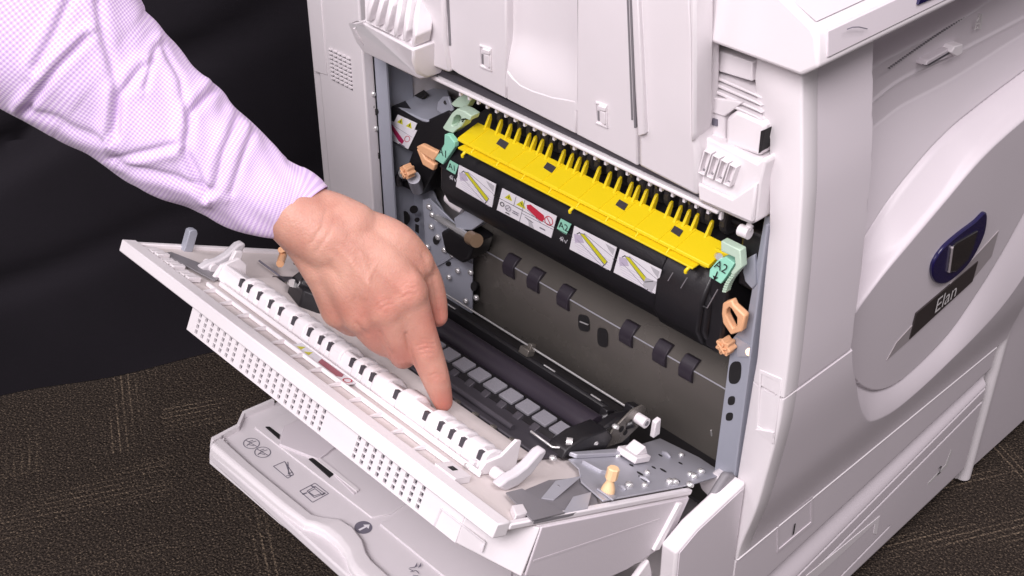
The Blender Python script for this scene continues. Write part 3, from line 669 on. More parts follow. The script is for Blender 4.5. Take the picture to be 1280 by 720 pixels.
sticker('', None, q, (0, -.001, 0), [(tri(.27, .52, .36, .45), M['yelink']), (tri(.72, .52, .36, .45), M['yelink']), (line((.27, .4), (.27, .7), .04), M['ink']), (line((.72, .4), (.72, .7), .04), M['ink'])]).build('warning_label', FU)
# A1 / A2 tags
def tag4(px4, txt, h, surfn=fsurf, par=FU, lv=LV, name='letter_tag'):
    q = [surfn(*t) for t in px4]; mb = sticker('', None, q, lv, [], base=M['mint'])
    c_ = sum(np.asarray(t) for t in q)/4+np.asarray(lv); text(mb, txt, c_, np.asarray(q[1])-np.asarray(q[0]), np.asarray(q[0])-np.asarray(q[3]), h, M['ink'], rise=.0004); return mb.build(name, par)
tag4([(563.5, 200), (574, 206), (570, 218), (559, 211)], 'A1', .0095)
tag4([(702, 273), (715, 280), (709, 293), (697, 286)], 'A2', .0105)
for (px, py) in ((563, 219), (701, 296)):       # small paper path symbol under each tag
    mb = MB(M['paleink'])
    L_ = [((0, 0), (2, 5)), ((2, 0), (0, 5)), ((3.5, 1), (3, 6)), ((5, 4), (6.5, 8)), ((6.5, 8), (8.5, 4)), ((-1, 2), (3, 4))]
    for a_, b_ in L_:
        A_ = fsurf(px+a_[0], py+a_[1])+LV*.3; B_ = fsurf(px+b_[0], py+b_[1])+LV*.3; mb.tube([A_, B_], .0004, 4)
    mb.build('paper_path_symbol', FU)
# mint lever left
mb = MB(M['mint']); yslab(mb, [(555.5, 168), (561, 169), (568, 178), (568, 184), (553.5, 206), (543, 199), (549, 190), (555, 180)], -.003, .006)
c_ = Yp(554, 191, -.003); text(mb, 'A1', c_, Yp(560, 195, -.003)-Yp(550, 189, -.003), (0, 0, 1), .0115, M['ink'], rise=.0005); mb.build('release_lever', FU, bevel=.0008)
O_ = [(553, 160), (565, 141), (571, 136), (580, 139), (589, 145), (587, 151), (582, 149), (577, 158), (571, 162), (566, 167), (556, 163)]
I_ = [(565, 154), (567, 147), (570, 144), (574, 144), (576, 147), (575, 150), (574, 153), (571, 157), (568, 158), (566, 158), (564, 157)]
mb = MB(M['palemint']).ring([Yp(*q, .004) for q in O_], [Yp(*q, .004) for q in I_], (0, .012, 0)); mb.build('lever_loop', FU, bevel=.001)
mb = MB(M['palemint']); yslab(mb, [(563, 130), (573, 121), (586, 116), (589, 124), (582, 136), (568, 134)], .022, .01); mb.build('lever_arm', FU, bevel=.001)
# mint lever right, with toothed edge
mb = MB(M['palemint']); yslab(mb, [(901, 301), (925, 313), (926.5, 335), (917, 345), (913, 341), (919, 332), (918, 322), (901, 314)], -.010, .008); mb.build('lever_arm', FU, bevel=.0008)
mb = MB(M['mint']); mb.prism([Yp(907, 321, -.004), Yp(918, 329, -.004), Yp(908, 345, -.010), Yp(901, 355, -.010), Yp(886, 346, -.010), Yp(887, 337, -.009), Yp(897, 325, -.005)], (0, .008, 0))
lr = Yp(908, 340, -.008)-Yp(895, 332, -.008); lu = Yp(909, 322, -.004)-Yp(893, 346, -.0105); ln = np.cross(lr, lu); ln /= np.linalg.norm(ln)
text(mb, 'A2', Yp(902.5, 333.5, -.0075)+ln*.0012, lr, lu, .0105, M['ink'], rise=.0004)
ar = [(896.2, 339), (897.6, 339.6), (895.2, 346.2), (897.8, 346.8), (892.6, 350.4), (890.9, 344), (893.6, 345.4)]
mb.poly([Yp(*q, -.0108) for q in ar], M['ink']); mb.build('release_lever', FU, bevel=.0006)
th_ = None
for k in range(9):
    t = k/8; px = 918-13*t-2.0*math.sin(t*3.1); py = 341+23*t
    mb = MB(M['palemint']); mb.prism([Yp(px-2, py-1.2, -.009), Yp(px+3, py-.2, -.009), Yp(px+2.2, py+1.8, -.009), Yp(px-2.4, py+1.0, -.009)], (0, .006, 0)); mb.build('lever_tooth', FU)
# peach handles and knobs
O_ = [(903, 379), (914, 375), (917, 382), (931, 395), (927, 415), (913, 419), (903, 404), (901.5, 392)]
I_ = [(908, 387), (911, 384), (914, 386), (921, 397), (921, 407), (916, 411), (911, 402), (907, 394)]
MB(M['peach']).ring([Yp(*q, -.006) for q in O_], [Yp(*q, -.006) for q in I_], (0, .007, 0)).build('handle_loop', FU, bevel=.0015)
mb = MB(M['peach']); yslab(mb, [(519.5, 184), (526, 180.5), (547, 191), (542, 202), (527, 192)], .0, .006); yslab(mb, [(520, 186), (526.5, 189), (531, 198), (543, 206), (541, 214), (528, 206.5)], .0008, .006); mb.build('handle_loop', FU, bevel=.0015)
def flower(px, py, y, r, par):
    c_ = Yp(px, py, y); P_ = []
    for k in range(48):
        a = 2*math.pi*k/48; rr = r*(.86+.14*math.cos(7*a)); P_.append(c_+np.array((rr*math.cos(a), 0, rr*math.sin(a))))
    mb = MB(M['peach']).prism(P_, (0, .010, 0)); 
    for k in range(3):
        a = math.pi*k/3+.3; dd = np.array((math.cos(a), 0, math.sin(a)))*r*.62; nn = np.array((-math.sin(a), 0, math.cos(a)))*r*.10
        mb.prism([c_+dd+nn+(0, -.0005, 0), c_+dd-nn+(0, -.0005, 0), c_-dd-nn+(0, -.0005, 0), c_-dd+nn+(0, -.0005, 0)], (0, -.0012-.0003*k, 0))
    return mb.build('thumb_knob', par, bevel=.001)
flower(505, 216, -.004, .0078, FU); flower(903, 435, -.002, .0080, FU)
mb = MB(M['black']); mb.tube([Yp(505, 216, .006), Yp(508, 222, .05)], .006, 12); mb.tube([Yp(500, 232, .02), Yp(498, 222, .02), Yp(505, 210, .02)], .004, 8); mb.build('knob_shaft', FU, smooth=True)
mb = MB(M['steel']); mb.tube([Yp(517, 222, .01), Yp(522, 236, .03)], .007, 14); mb.build('knob_bush', FU, smooth=True)
# little engraved ticks on the end cover, mouldings on the face
mb = MB(M['midgrey']); 
for a_, b_ in (((841, 341), (835, 351)), ((859, 347), (851, 360)), ((897, 362), (884, 385)), ): mb.tube([Yp(*a_, -.009), Yp(*b_, -.009)], .0005, 5)
mb.build('moulding_tick', FU)
mb = MB(M['black']); mb.box((.118, -.0035, .4745), (.452, .002, .4765)); mb.build('fuser_rib', FU, bevel=.0006)

# ------------------------------------------------------------------ yellow paper guide
G0, G1 = .146, .446
mb = MB(M['yellow'])
mb.prism([(G0-.006, y, z) for y, z in ((.0015, .5132), (.0010, .5102), (.004, .5092), (.029, .5175), (.028, .5205))], (G1-G0+.006, 0, 0))     # sloping top web
mb.prism([(G0, y, z) for y, z in ((-.004, .5072), (-.0037, .5052), (.010, .5062), (.010, .5078))], (G1-G0-.012, 0, 0))                     # lower ledge
mb.box((G0-.001, .006, .505), (G1-.006, .008, .5115))                                                                           # back of the channel
YG = mb.build('paper_guide', PR, bevel=.0006)
def shared(name, par, mk, offs, bevel=0):
    o0 = None
    for f in offs:
        if o0 is None: o0 = mk().build(name, par, bevel=bevel); f0 = f
        else: dup(o0, np.asarray(f)-np.asarray(f0))
    return o0
shared('guide_divider', YG, lambda: MB(M['yellow']).prism([(G0+.016, y, z) for y, z in ((-.003, .5068), (.0065, .507), (.0065, .5105), (.002, .5108))], (.0016, 0, 0)), [(.0345*k, 0, 0) for k in range(8)], .0004)
fx = []
xx = G0+.006
pat = [.0165, .0140, .0128, .0145, .0085, .0098, .0120, .0180, .0110, .0100, .0095]
k = 0
while xx < G1-.012: fx.append(xx); xx += pat[k % len(pat)]*.93; k += 1
def fin():
    x_ = fx[0]; m = MB(M['yellow']); yz = [(.0330, .5160), (.0362, .5250), (.0360, .5305), (.0335, .5295), (.0260, .5165)]
    return m.prism([(x_, y-.003, z+.002) for y, z in yz], (.0026, 0, 0))
shared('guide_fin', YG, fin, [(f, 0, 0) for f in fx], .0004)
shared('guide_rib', YG, lambda: MB(M['yellow']).prism([(G0+.010, y, z) for y, z in ((.0012, .5137), (.0275, .5210), (.028, .5195), (.001, .512))], (.0011, 0, 0)), [(f, 0, 0) for f in fx[::2]])
GN = np.array((0, -.272, .962))
def gsurf(px, py): return onplane(px, py, (0, -.272, .962), (0, .0148, .5169))
for (cx_, cy_) in ((628, 180.5), (687, 210.5), (777, 257), (846, 290)):
    P_ = [gsurf(cx_-7.5, cy_-.5), gsurf(cx_-2.5, cy_-7.0), gsurf(cx_+8, cy_-1), gsurf(cx_+3.2, cy_+6.5)]
    mb = MB(M['darkgrey']).prism(lift(P_, GN*.0009), -GN*.002); mb.build('guide_window', YG)
def hook(x_): return MB(M['yellow']).tube([(x_, .002, .5062), (x_, -.004, .5055), (x_-.001, -.0062, .5030), (x_-.0012, -.0055, .5010)], .0016, 8)
for hx in (.156, .298, .430): hook(hx).build('guide_hook', YG, smooth=True)
mb = MB(M['yellow']); mb.box((G1-.008, .018, .5125), (G1+.012, .029, .5185)); mb.box((G1+.006, .020, .514), (G1+.012, .027, .525)); mb.build('guide_end_tab', YG, bevel=.0008)
mb = MB(M['chrome']).tube([Yp(897, 320, .0), Yp(899, 321, -.004)], .003, 10); mb.build('guide_pivot', YG, smooth=True)

# black roller bank behind the fins
RBK = MB(M['black']); RBK.tube([(.13, .050, .529), (.475, .050, .529)], .005, 12); RBK.box((.10, .075, .50), (.48, .09, .565)); RB_ = RBK.build('roller_bank', PR)
def roller():
    m = MB(M['roller']); x_ = fx[0]+.0040
    m.tube([(x_, .050, .529), (x_+.0012, .050, .529), (x_+.0058, .050, .529), (x_+.007, .050, .529)], [.0115, .0135, .0135, .0115], 18); return m
o = shared('black_roller', RB_, roller, [(f, 0, 0) for f in fx])
for q in RB_.children: 
    for p_ in q.data.polygons: p_.use_smooth = False
shared('guide_leaf', RB_, lambda: MB(M['darkgrey']).prism([(fx[0]+.0005, y, z) for y, z in ((.030, .538), (.028, .548), (.034, .557), (.05, .558), (.05, .54))], (.0025, 0, 0)), [(f, 0, 0) for f in fx[::3]])

# ------------------------------------------------------------------ transport plate under the fuser
xs0, xs1 = .098, .4705
prof = [(.095, .392), (.064, .3665), (.050, .3575), (.049, .355), (.0515, .31), (.0525, .290), (.0535, .266)]
V = []; Fs = []
for xx in np.linspace(xs0, xs1, 40):
    for y, z in prof: V.append((xx, y, z))
m_ = len(prof)
for i in range(39):
    for k in range(m_-1): Fs.append((i*m_+k, (i+1)*m_+k, (i+1)*m_+k+1, i*m_+k+1))
TP = MB(M['brownsteel']).add(V, Fs).build('transport_plate', PR, smooth=True); TP.data.set_sharp_from_angle(angle=.25)
MB(M['steel']).tube([(xs0, .0495, .3568), (xs1, .0495, .3568)], .0007, 8).build('fold_highlight', TP)  # paler steel line painted in as the highlight along the crease
for (px, py) in ((637, 334), (667.5, 352), (705, 374), (784, 418), (826, 442), (859, 461)):
    c_ = Yp(px, py, .049); xx = c_[0]
    pr = [(.0560, .3660), (.0510, .3625), (.0470, .3580), (.0460, .353), (.0470, .345), (.0505, .342)]
    V = []; Fs = []
    for q in (-.0078, .0078):
        for y, z in pr: V.append((xx+q, y-.0008, z))
    for q in (-.0078, .0078):
        for y, z in pr: V.append((xx+q, y+.004, z-.002))
    n_ = len(pr)
    Fs = [(k, k+1, n_+k+1, n_+k) for k in range(n_-1)]+[(2*n_+k, 3*n_+k, 3*n_+k+1, 2*n_+k+1) for k in range(n_-1)]+[(k, 2*n_+k, 2*n_+k+1, k+1) for k in range(n_-1)]+[(n_+k, n_+k+1, 3*n_+k+1, 3*n_+k) for k in range(n_-1)]+[(0, n_, 3*n_, 2*n_), (n_-1, 3*n_-1, 4*n_-1, 2*n_-1)]
    MB(M['roll']).add(V, Fs).build('feed_roller', TP, bevel=.0006)
for (px, py, rx, ry) in ((729.5, 404, 7, 10), (753, 422, 6.5, 11.5), (595, 361, 4, 9), (879, 533, 8, 12)):
    P_ = [Yp(px+rx*(abs(math.cos(a))**.55)*math.copysign(1, math.cos(a)), py+ry*(abs(math.sin(a))**.55)*math.copysign(1, math.sin(a))+rx*.4*math.cos(a), .0488 if px < 800 else .0590) for a in np.linspace(0, 2*math.pi, 20, endpoint=False)]
    MB(M['dark']).prism(P_, (0, .0006 if px < 800 else .004, 0)).build('plate_slot', TP)
mb = MB(M['chrome']); mb.tube([Yp(725, 402, .047), Yp(735, 406, .047)], .0008, 6); mb.build('slot_pin', TP)
mb = MB(M['brownsteel']); mb.tube([(.432, .0512, .300), (.4325, .0525, .293)], .0009, 6, m=M['chrome']); mb.build('plate_glint', TP)  # bright metal streak standing in for the highlight on the plate's lower bulge
# drive parts on the left above the plate
mb = MB(M['chrome']); mb.tube([Yp(547, 272, .036), Yp(590, 298, .012)], [.0042, .0035], 14); mb.tube([Yp(588, 297, .013), Yp(596, 301, .009)], .0072, 16, M['brass']); mb.build('guide_shaft', TP, smooth=True)
mb = MB(M['midgrey']); mb.tube([Yp(562, 245, .02), Yp(573, 252, .02), Yp(580, 262, .02)], [.008, .010, .006], 12); mb.build('drive_boss', TP, smooth=True, m=M['white2'])
mb = MB(M['bluesteel']); yslab(mb, [(567, 273), (580, 264), (600, 270), (603, 278), (590, 288), (570, 287)], .02, .02); mb.build('drive_bracket', TP, bevel=.001)
mb = MB(M['black']); yslab(mb, [(550, 290), (565, 287), (592, 305), (586, 325), (578, 330), (556, 316)], .018, .03); mb.build('drive_cover', TP, bevel=.003)
# sill inside the opening
MB(M['black']).box((.02, .0, .262), (.49, .06, .266)).build('opening_sill', PR)

# ------------------------------------------------------------------ side door (folded down)
DX0, DX1 = -.030, .488
mb = MB(M['white'])
# base shell: outer skin
sh = [(0.0, -.004), (.244, -.004), (.238, -.0385), (.19, -.050), (.12, -.075), (.03, -.064), (.0, -.035)]
out = []
mb.prism([Dw(.090, u, n) for u, n in sh], EX*(.452-.090))
# chamfered right end
ua = sh; V = [Dw(.452, u, n) for u, n in sh]+[Dw(.488, u, n) for u, n in ((.0, -.004), (.205, -.004), (.2005, -.0462), (.18, -.051), (.12, -.075), (.03, -.064), (.0, -.035))]
n_ = len(sh); Fs = [list(range(n_)), list(range(2*n_-1, n_-1, -1))]+[(i, (i+1) % n_, n_+(i+1) % n_, n_+i) for i in range(n_)]
mb.add(V, Fs)
SD = mb.build('side_door', PR, bevel=.0025)
# inner pan + rim
mb = MB(M['white']); mb.box((DX0, .0, -.0045), (DX1-.001, .251, -.0015), Dw); mb.build('door_pan', SD, m=M['beige'])
mb = MB(M['white'])
mb.box((DX0, .2385, -.0085), (DX1, .2535, .0035), Dw); mb.box((DX0, .060, -.006), (DX0+.006, .2385, .002), Dw); mb.box((DX1-.005, .0, -.0035), (DX1+.0005, .2385, .0016), Dw)
mb.build('door_rim', SD, bevel=.0012)
# end face of the door
mb = MB(M['front']); mb.prism([Dw(.4885, u, n) for u, n in ((.203, -.0045), (.004, -.0045), (.006, -.030), (.018, -.052), (.06, -.066), (.12, -.0755), (.179, -.0515), (.2005, -.0468))], EX*.002); mb.build('door_end', SD, bevel=.0012)
mb = MB(M['front']); mb.prism([Dw(.4903, u, n) for u, n in ((.198, -.0335), (.197, -.0355), (.04, -.0215), (.04, -.0195))], EX*.0004); mb.build('end_ridge', SD)
mb = MB(M['white']); mb.prism([Dw(.4905, u, n) for u, n in ((.018, -.006), (.024, -.006), (.034, -.05), (.026, -.05))], EX*.0035); mb.build('end_rail', SD, bevel=.0006)
# vented top face : plates with square holes, dark behind
def vsurf(px, py): return onplane(px, py, DU, DH+DU*.2446)
def dl_u(px, py):
    q = vsurf(px, py)-DH; return q[0], q @ DN
MB(M['white']).box((.0885, .2405, -.0345), (.4525, .2425, -.005), Dw).build('vent_panel', SD)
vents = [((252, 392), (298, 425), (249, 414), (290, 448)), ((308, 436), (408, 508), (302, 466), (404, 538)), ((452, 541), (533, 602), (442, 573), (520, 634))]
hole = None
cells = []
for (a_, b_, c_, d_) in vents:
    xa, na = dl_u(*a_); xb, nb = dl_u(*b_); xc, nc = dl_u(*c_)
    nx = int(round((xb-xa)/.0092)); 
    for i in range(nx+1):
        for j in range(5):
            cells.append((xa+(xb-xa)*i/nx, -.0095-.0052*j))
hp = MB(M['white']); bx0, bx1, bn0, bn1 = .0885, .4525, -.0345, -.0050; hs = .0018
cells = [c for c in cells if bx0+.004 < c[0] < bx1-.004]
# plate built row by row with real gaps
rows = sorted(set(round(c[1], 5) for c in cells)); 
prev = bn0
for r_ in rows:
    hp.box((bx0, .2425, prev), (bx1, .2450, r_-hs), Dw); prev = r_+hs
    xs_ = sorted(c[0] for c in cells if abs(c[1]-r_) < 1e-4); px_ = bx0
    for x_ in xs_: hp.box((px_, .2425, r_-hs), (x_-.0019, .2450, r_+hs), Dw); px_ = x_+.0019
    hp.box((px_, .2425, r_-hs), (bx1, .2450, r_+hs), Dw)
hp.box((bx0, .2425, prev), (bx1, .2450, bn1), Dw)
hp.build('vent_grille', SD)
MB(M['white']).add([Dw(x_, u_, n_2 if n_2 > -.01 else -.0345-.0125*min(1, max(0, (x_-.4525)/.036))) for n_2 in (-.046, -.0052) for x_, u_ in ((.4520, .2405), (.4527, .2450), (.4905, .2047), (.4880, .2010))], [(0, 1, 2, 3), (7, 6, 5, 4), (0, 4, 5, 1), (1, 5, 6, 2), (2, 6, 7, 3), (3, 7, 4, 0)]).build('corner_panel', SD, bevel=.001)
MB(M['darkgrey']).box((.091, .2424, -.033), (.450, .2428, -.006), Dw).build('vent_backing', SD)
# blank plate on chamfer
CHN = DU*.048+EX*.0416; CHN = CHN/np.linalg.norm(CHN)
def vs2(px, py):
    a_ = onplane(px, py, DU, DH+DU*.2454)
    return a_ if a_[0] < .4525 else onplane(px, py, CHN, DH+EX*.4529+DU*.2453)
mb = MB(M['greytray'])
for (a_, b_) in (((543, 657), (552, 636)), ((552, 636), (606, 678)), ((606, 678), (602, 690))):
    P_ = [vs2(a_[0]+(b_[0]-a_[0])*t, a_[1]+(b_[1]-a_[1])*t) for t in np.linspace(0, 1, 10)]; mb.tube(P_, .0009, 6)
mb.build('blank_plate', SD)
# channel: ledge, gussets, label
mb = MB(M['white']); mb.box((.066, .2175, -.001), (.424, .2205, .0030), Dw); mb.box((.066, .2045, -.001), (.424, .2062, .004), Dw); mb.build('channel_ledge', SD, bevel=.0008)
def gus(): return MB(M['white']).prism([Dw(.080, .2205, -.001), Dw(.080, .2385, -.001), Dw(.080, .2205, .0028)], EX*.0022)
shared('gusset', SD, gus, [(.0268*k, 0, 0) for k in range(13)])
mb = MB(M['white2']).box((.405, .221, -.0012), (.428, .2385, .0045), Dw); mb.box((.412, .226, .0045), (.418, .232, .0049), Dw, M['ink']); mb.build('channel_block', SD, bevel=.0006)
q = [Dw(.196, .2064, .0020), Dw(.272, .2064, .0020), Dw(.272, .2172, .0008), Dw(.196, .2172, .0008)]
pl = [([(.40, .15), (.80, .12), (.84, .55), (.80, .9), (.46, .85)], M['maroon']), ([(.0, .1), (.3, .1), (.26, .9), (.0, .9)], M['paper']), (tri(.10, .55, .4, .12), M['yelink']), (tri(.24, .55, .4, .12), M['yelink'])]+circ(.93, .5, .4, .13, M['red'], .1)
sticker('', None, q, DN*.0008, pl).build('warning_label', SD)
# comb of ribs : back wall + arched ribs + dark sockets
CU0, CU1 = .176, .1985
mb = MB(M['white']); mb.prism([Dw(.052, u, n) for u, n in ((CU1, -.001), (CU1-.002, .013), (CU1-.006, .0155), (CU0, .010), (CU0-.004, -.001))], EX*(.4165-.052)); CM = mb.build('comb_base', SD, bevel=.0012)
cxs = []
for px, py in ((314, 353), (324, 360), (336, 369), (349, 379), (360, 388), (380, 400), (398, 414), (411, 424), (423, 432), (450, 452), (463, 461), (475, 470), (497, 492), (530, 519), (550, 532), (563, 542), (576, 552), (599, 568)):
    cxs.append(Dl(px, py, .012)[0])
cxs = np.interp(np.linspace(0, 1, 18), np.linspace(0, 1, 18), cxs)
cxs = np.sort(cxs)
for k in range(len(cxs)):
    x_ = cxs[k]+.0020; w_ = min(.0150, (cxs[k+1] if k+1 < len(cxs) else .4165)-.0024-x_)
    P_ = [Dw(x_, u, n) for u, n in ((CU1+.0008, .003), (CU1+.0004, .012), (CU1-.003, .0165), (CU1-.009, .0180), (CU0+.004, .0165), (CU0-.004, .011), (CU0-.009, .004), (CU0-.009, -.001), (CU1, -.001))]
    MB(M['white']).prism(P_, EX*max(w_, .004)).build('comb_rib', SD, bevel=.0016)
def sock():
    x_ = cxs[0]-.0032; return MB(M['darkgrey']).box((x_+.0004, CU1-.007, .0070), (x_+.0042, CU1-.0003, .0145), Dw)
shared('comb_socket', SD, sock, [(c, 0, 0) for c in cxs])
mb = MB(M['white']); mb.prism([Dw(.418, u, n) for u, n in ((.206, -.001), (.200, .010), (.184, .014), (.172, .027), (.166, .026), (.160, -.001))], EX*.003); mb.build('comb_end', SD, bevel=.0008)
mb = MB(M['white']); mb.prism([Dw(.049, u, n) for u, n in ((.204, -.001), (.198, .014), (.180, .022), (.17, .016), (.165, -.001))], EX*.004); mb.build('comb_end', SD, bevel=.0008)
screw(Dw(.409, .2035, .0), DN, .004).build('screw', SD, smooth=True)
mb = MB(M['white2']); mb.box((.406, .196, .0), (.412, .203, .006), Dw); mb.build('comb_clip', SD, bevel=.001)
# hooks at either end
def hookshape(x0, flip, nm):
    pts = [(.207, .003), (.199, .009), (.190, .012), (.181, .018), (.172, .029), (.166, .0315), (.163, .029), (.165, .022), (.172, .010), (.184, .001), (.196, -.002)]
    mb = MB(M['clawgrey']); mb.prism([Dw(x0, u, n) for u, n in pts], EX*.009); return mb.build(nm, SD, bevel=.0018)
for x0 in (.0285, .430):
    MB(M['white2']).tube([Dw(x0-.004, .194, .0045), Dw(x0+.011, .194, .0045)], .0048, 14).build('hook_pivot', SD, smooth=True)
hookshape(.027, 1, 'latch_hook'); hookshape(.436, 1, 'latch_hook')
mb = MB(M['white']); mb.prism([Dw(.040, u, n) for u, n in ((.186, .0), (.180, .026), (.172, .026), (.168, .0))], EX*.005); mb.build('hook_tab', SD, bevel=.001)
# grey inlays
mb = MB(M['midgrey']).prism([Dp(*q, .001) for q in ((203, 317), (214, 316), (283, 343), (268, 352))], DN*.001); mb.build('grey_inlay', SD)
mb = MB(M['midgrey']).prism([Dp(*q, .002) for q in ((632, 617), (652, 612), (706, 642), (665, 652))], DN*.001); mb.build('grey_inlay', SD)
mb = MB(M['white2']).prism([Dp(*q, .004) for q in ((640, 631), (654, 629), (660, 640), (645, 644))], -DN*.006); mb.build('inlay_clip', SD, bevel=.001)
mb = MB(M['bluesteel']).prism([Dw(-.026, u, n) for u, n in ((.190, -.002), (.190, .020), (.187, .0215), (.182, .0215), (.180, .018), (.180, -.002))], EX*.008); mb.build('latch_clip', SD, bevel=.001)
mb = MB(M['white2'])
for k in range(9): mb.box((-.018+.009*k, .222, -.001), (-.012+.009*k, .236, .002+.001*(k % 3)), Dw)
mb.build('edge_rib', SD, bevel=.0006)
# beige paper path plate
V = []; Fs = []
pr = [(.176, -.001), (.170, .003), (.158, .0045), (.146, .0055), (.135, .0062), (.130, .0040)]
for xx in (.056, .412):
    for u, n in pr: V.append(Dw(xx, u, n))
for xx in (.056, .412):
    for u, n in pr: V.append(Dw(xx, u, n-.004))
n_ = len(pr); Fs = [(k, k+1, n_+k+1, n_+k) for k in range(n_-1)]+[(2*n_+k, 3*n_+k, 3*n_+k+1, 2*n_+k+1) for k in range(n_-1)]+[(n_+k, n_+k+1, 3*n_+k+1, 3*n_+k) for k in range(n_-1)]+[(k, 2*n_+k, 2*n_+k+1, k+1) for k in range(n_-1)]+[(n_-1, 3*n_-1, 4*n_-1, 2*n_-1)]
MB(M['beige']).add(V, Fs).build('paper_path_plate', SD, bevel=.0015)
shared('path_notch', SD, lambda: MB(M['brownsteel']).box((.07, .1290, .0035), (.074, .1335, .0068), Dw), [(.0225*k, 0, 0) for k in range(15)])
# transfer unit
mb = MB(M['darkgrey']); mb.box((.045, .080, -.001), (.412, .129, .0025), Dw); mb.box((.05, .121, .0025), (.41, .126, .0048), Dw); mb.build('transfer_frame', SD, bevel=.002)
mb = MB(M['black']); mb.box((.045, .000, -.001), (.405, .082, .002), Dw); mb.build('transfer_tray', SD, bevel=.002)
mb = MB(M['darkgrey']); mb.tube([Dw(.06, .110, .0050), Dw(.368, .110, .0050)], .0028, 10); mb.build('guide_rod', SD, smooth=True)
mb = MB(M['black']); mb.prism([Dw(.05, u, n) for u, n in ((.082, .0), (.078, .0065), (.062, .0135), (.054, .0135), (.050, .005), (.05, .0))], EX*.340); mb.build('pad_carrier', SD, bevel=.001)
pn = np.array((DU*.0145+DN*.021)); 
def pad(): 
    x_ = .068; return MB(M['pad']).prism([Dw(x_, .0765, .0062), Dw(x_+.0168, .0765, .0062), Dw(x_+.0168, .0625, .0126), Dw(x_, .0625, .0126)], (DU*.42+DN*.90)*.0034)
shared('foam_pad', SD, pad, [(.0208*k, 0, 0) for k in range(16)], .0008)
shared('carrier_lug', SD, lambda: MB(M['darkgrey']).prism([Dw(.074, u, n) for u, n in ((.086, .002), (.0795, .0075), (.077, .004), (.079, .001))], EX*.008), [(.0208*k, 0, 0) for k in range(15)], .0008)
mb = MB(M['roll']); mb.tube([Dw(.058, .036, .0130), Dw(.398, .036, .0130)], .0140, 40); mb.build('transfer_roller', SD, smooth=True)
mb = MB(M['black']); mb.box((.05, -.016, .0), (.40, .004, .026), Dw); mb.build('rear_bar', SD, bevel=.003)
mb = MB(M['chrome']); mb.tube([Dw(.050, -.006, .0315), Dw(.412, -.006, .0315)], .0011, 8); mb.build('tension_wire', SD, smooth=True)
for (x_, l_) in ((.10, .02), (.155, .02), (.30, .014), (.36, .012)): MB(M['chrome']).tube([Dw(x_, .003, .0268), Dw(x_+l_, .003, .0268)], .0008, 6).build('wire_clip', SD)
mb = MB(M['brownsteel']); mb.box((.268, -.004, .025), (.280, .006, .032), Dw); mb.box((.271, -.008, .030), (.276, -.001, .036), Dw); mb.build('centre_clip', SD, bevel=.0008)
mb = MB(M['brass']); mb.tube([Dw(.052, .010, .036), Dw(.062, .012, .036)], .006, 12); mb.tube([Dw(.050, .022, .036), Dw(.056, .022, .036)], .004, 10); mb.build('left_bush', SD, smooth=True)
# right end mechanism
mb = MB(M['black']); mb.prism([Dw(.398, u, n) for u, n in ((.098, .0), (.096, .010), (.080, .019), (.050, .026), (.036, .018), (.04, .0))], EX*.020); mb.build('end_bracket', SD, bevel=.002)
mb = MB(M['black']); mb.prism([Dw(.402, u, n) for u, n in ((.050, .0), (.05, .020), (.03, .032), (.004, .034), (-.004, .0))], EX*.010); mb.build('end_bracket', SD, bevel=.002)
for k in range(5): MB(M['black']).tube([Dw(.394+.004*k, .03-.004*k, .022+.002*(k % 2)), Dw(.400+.004*k, .026-.004*k, .028)], .004, 10).build('gear_stub', SD, bevel=.0006)
for lo, hi in (((.390, .016, .022), (.398, .028, .032)), ((.396, -.010, .026), (.406, .002, .038)), ((.404, .06, .008), (.416, .075, .018))): MB(M['black']).box(lo, hi, Dw).build('lock_block', SD, bevel=.001)
mb = MB(M['steel']); mb.prism([Dw(.412, u, n) for u, n in ((.040, .004), (.034, .022), (.016, .040), (.002, .044), (-.006, .040), (-.004, .022), (.012, .008))], EX*.002); mb.build('end_plate', SD, bevel=.0004, m=M['brownsteel'])
for (u_, n_2, r_) in ((.022, .022, .003), (.014, .018, .0028)):
    MB(M['dark']).tube([Dw(.4142, u_, n_2), Dw(.4146, u_, n_2)], r_, 10).build('plate_hole', SD)
mb = MB(M['white']); mb.tube([Dw(.411, .004, .032), Dw(.425, .004, .032)], .0050, 14); mb.tube([Dw(.4245, .004, .032), Dw(.4255, .004, .032)], .0025, 10, M['midgrey']); mb.build('white_bush', SD, smooth=True)
mb = MB(M['white']); mb.prism([Dw(.424, u, n) for u, n in ((-.010, .018), (-.004, .034), (-.010, .038), (-.018, .022))], EX*.005); mb.build('white_clip', SD, bevel=.001)
mb = MB(M['white2']); mb.box((.424, .012, .006), (.446, .034, .012), Dw); mb.prism([Dw(.428, u, n) for u, n in ((.03, .012), (.02, .020), (.012, .012))], EX*.014); mb.build('white_foot', SD, bevel=.001)
mb = MB(M['chrome']); mb.tube([Dw(.378, .0975, .0060), Dw(.406, .1005, .0065), Dw(.411, .094, .008), Dw(.412, .085, .010)], .0011, 8); mb.tube([Dw(.410, .090, .013), Dw(.414, .087, .014)], .004, 10); mb.build('spring_clip', SD, smooth=True)
for (x_, u_, n_2) in ((.416, .058, .012), (.408, .118, .003), (.418, .112, .003), (.417, .037, .026)): screw(Dw(x_, u_, n_2), DN, .0034).build('screw', SD, smooth=True)
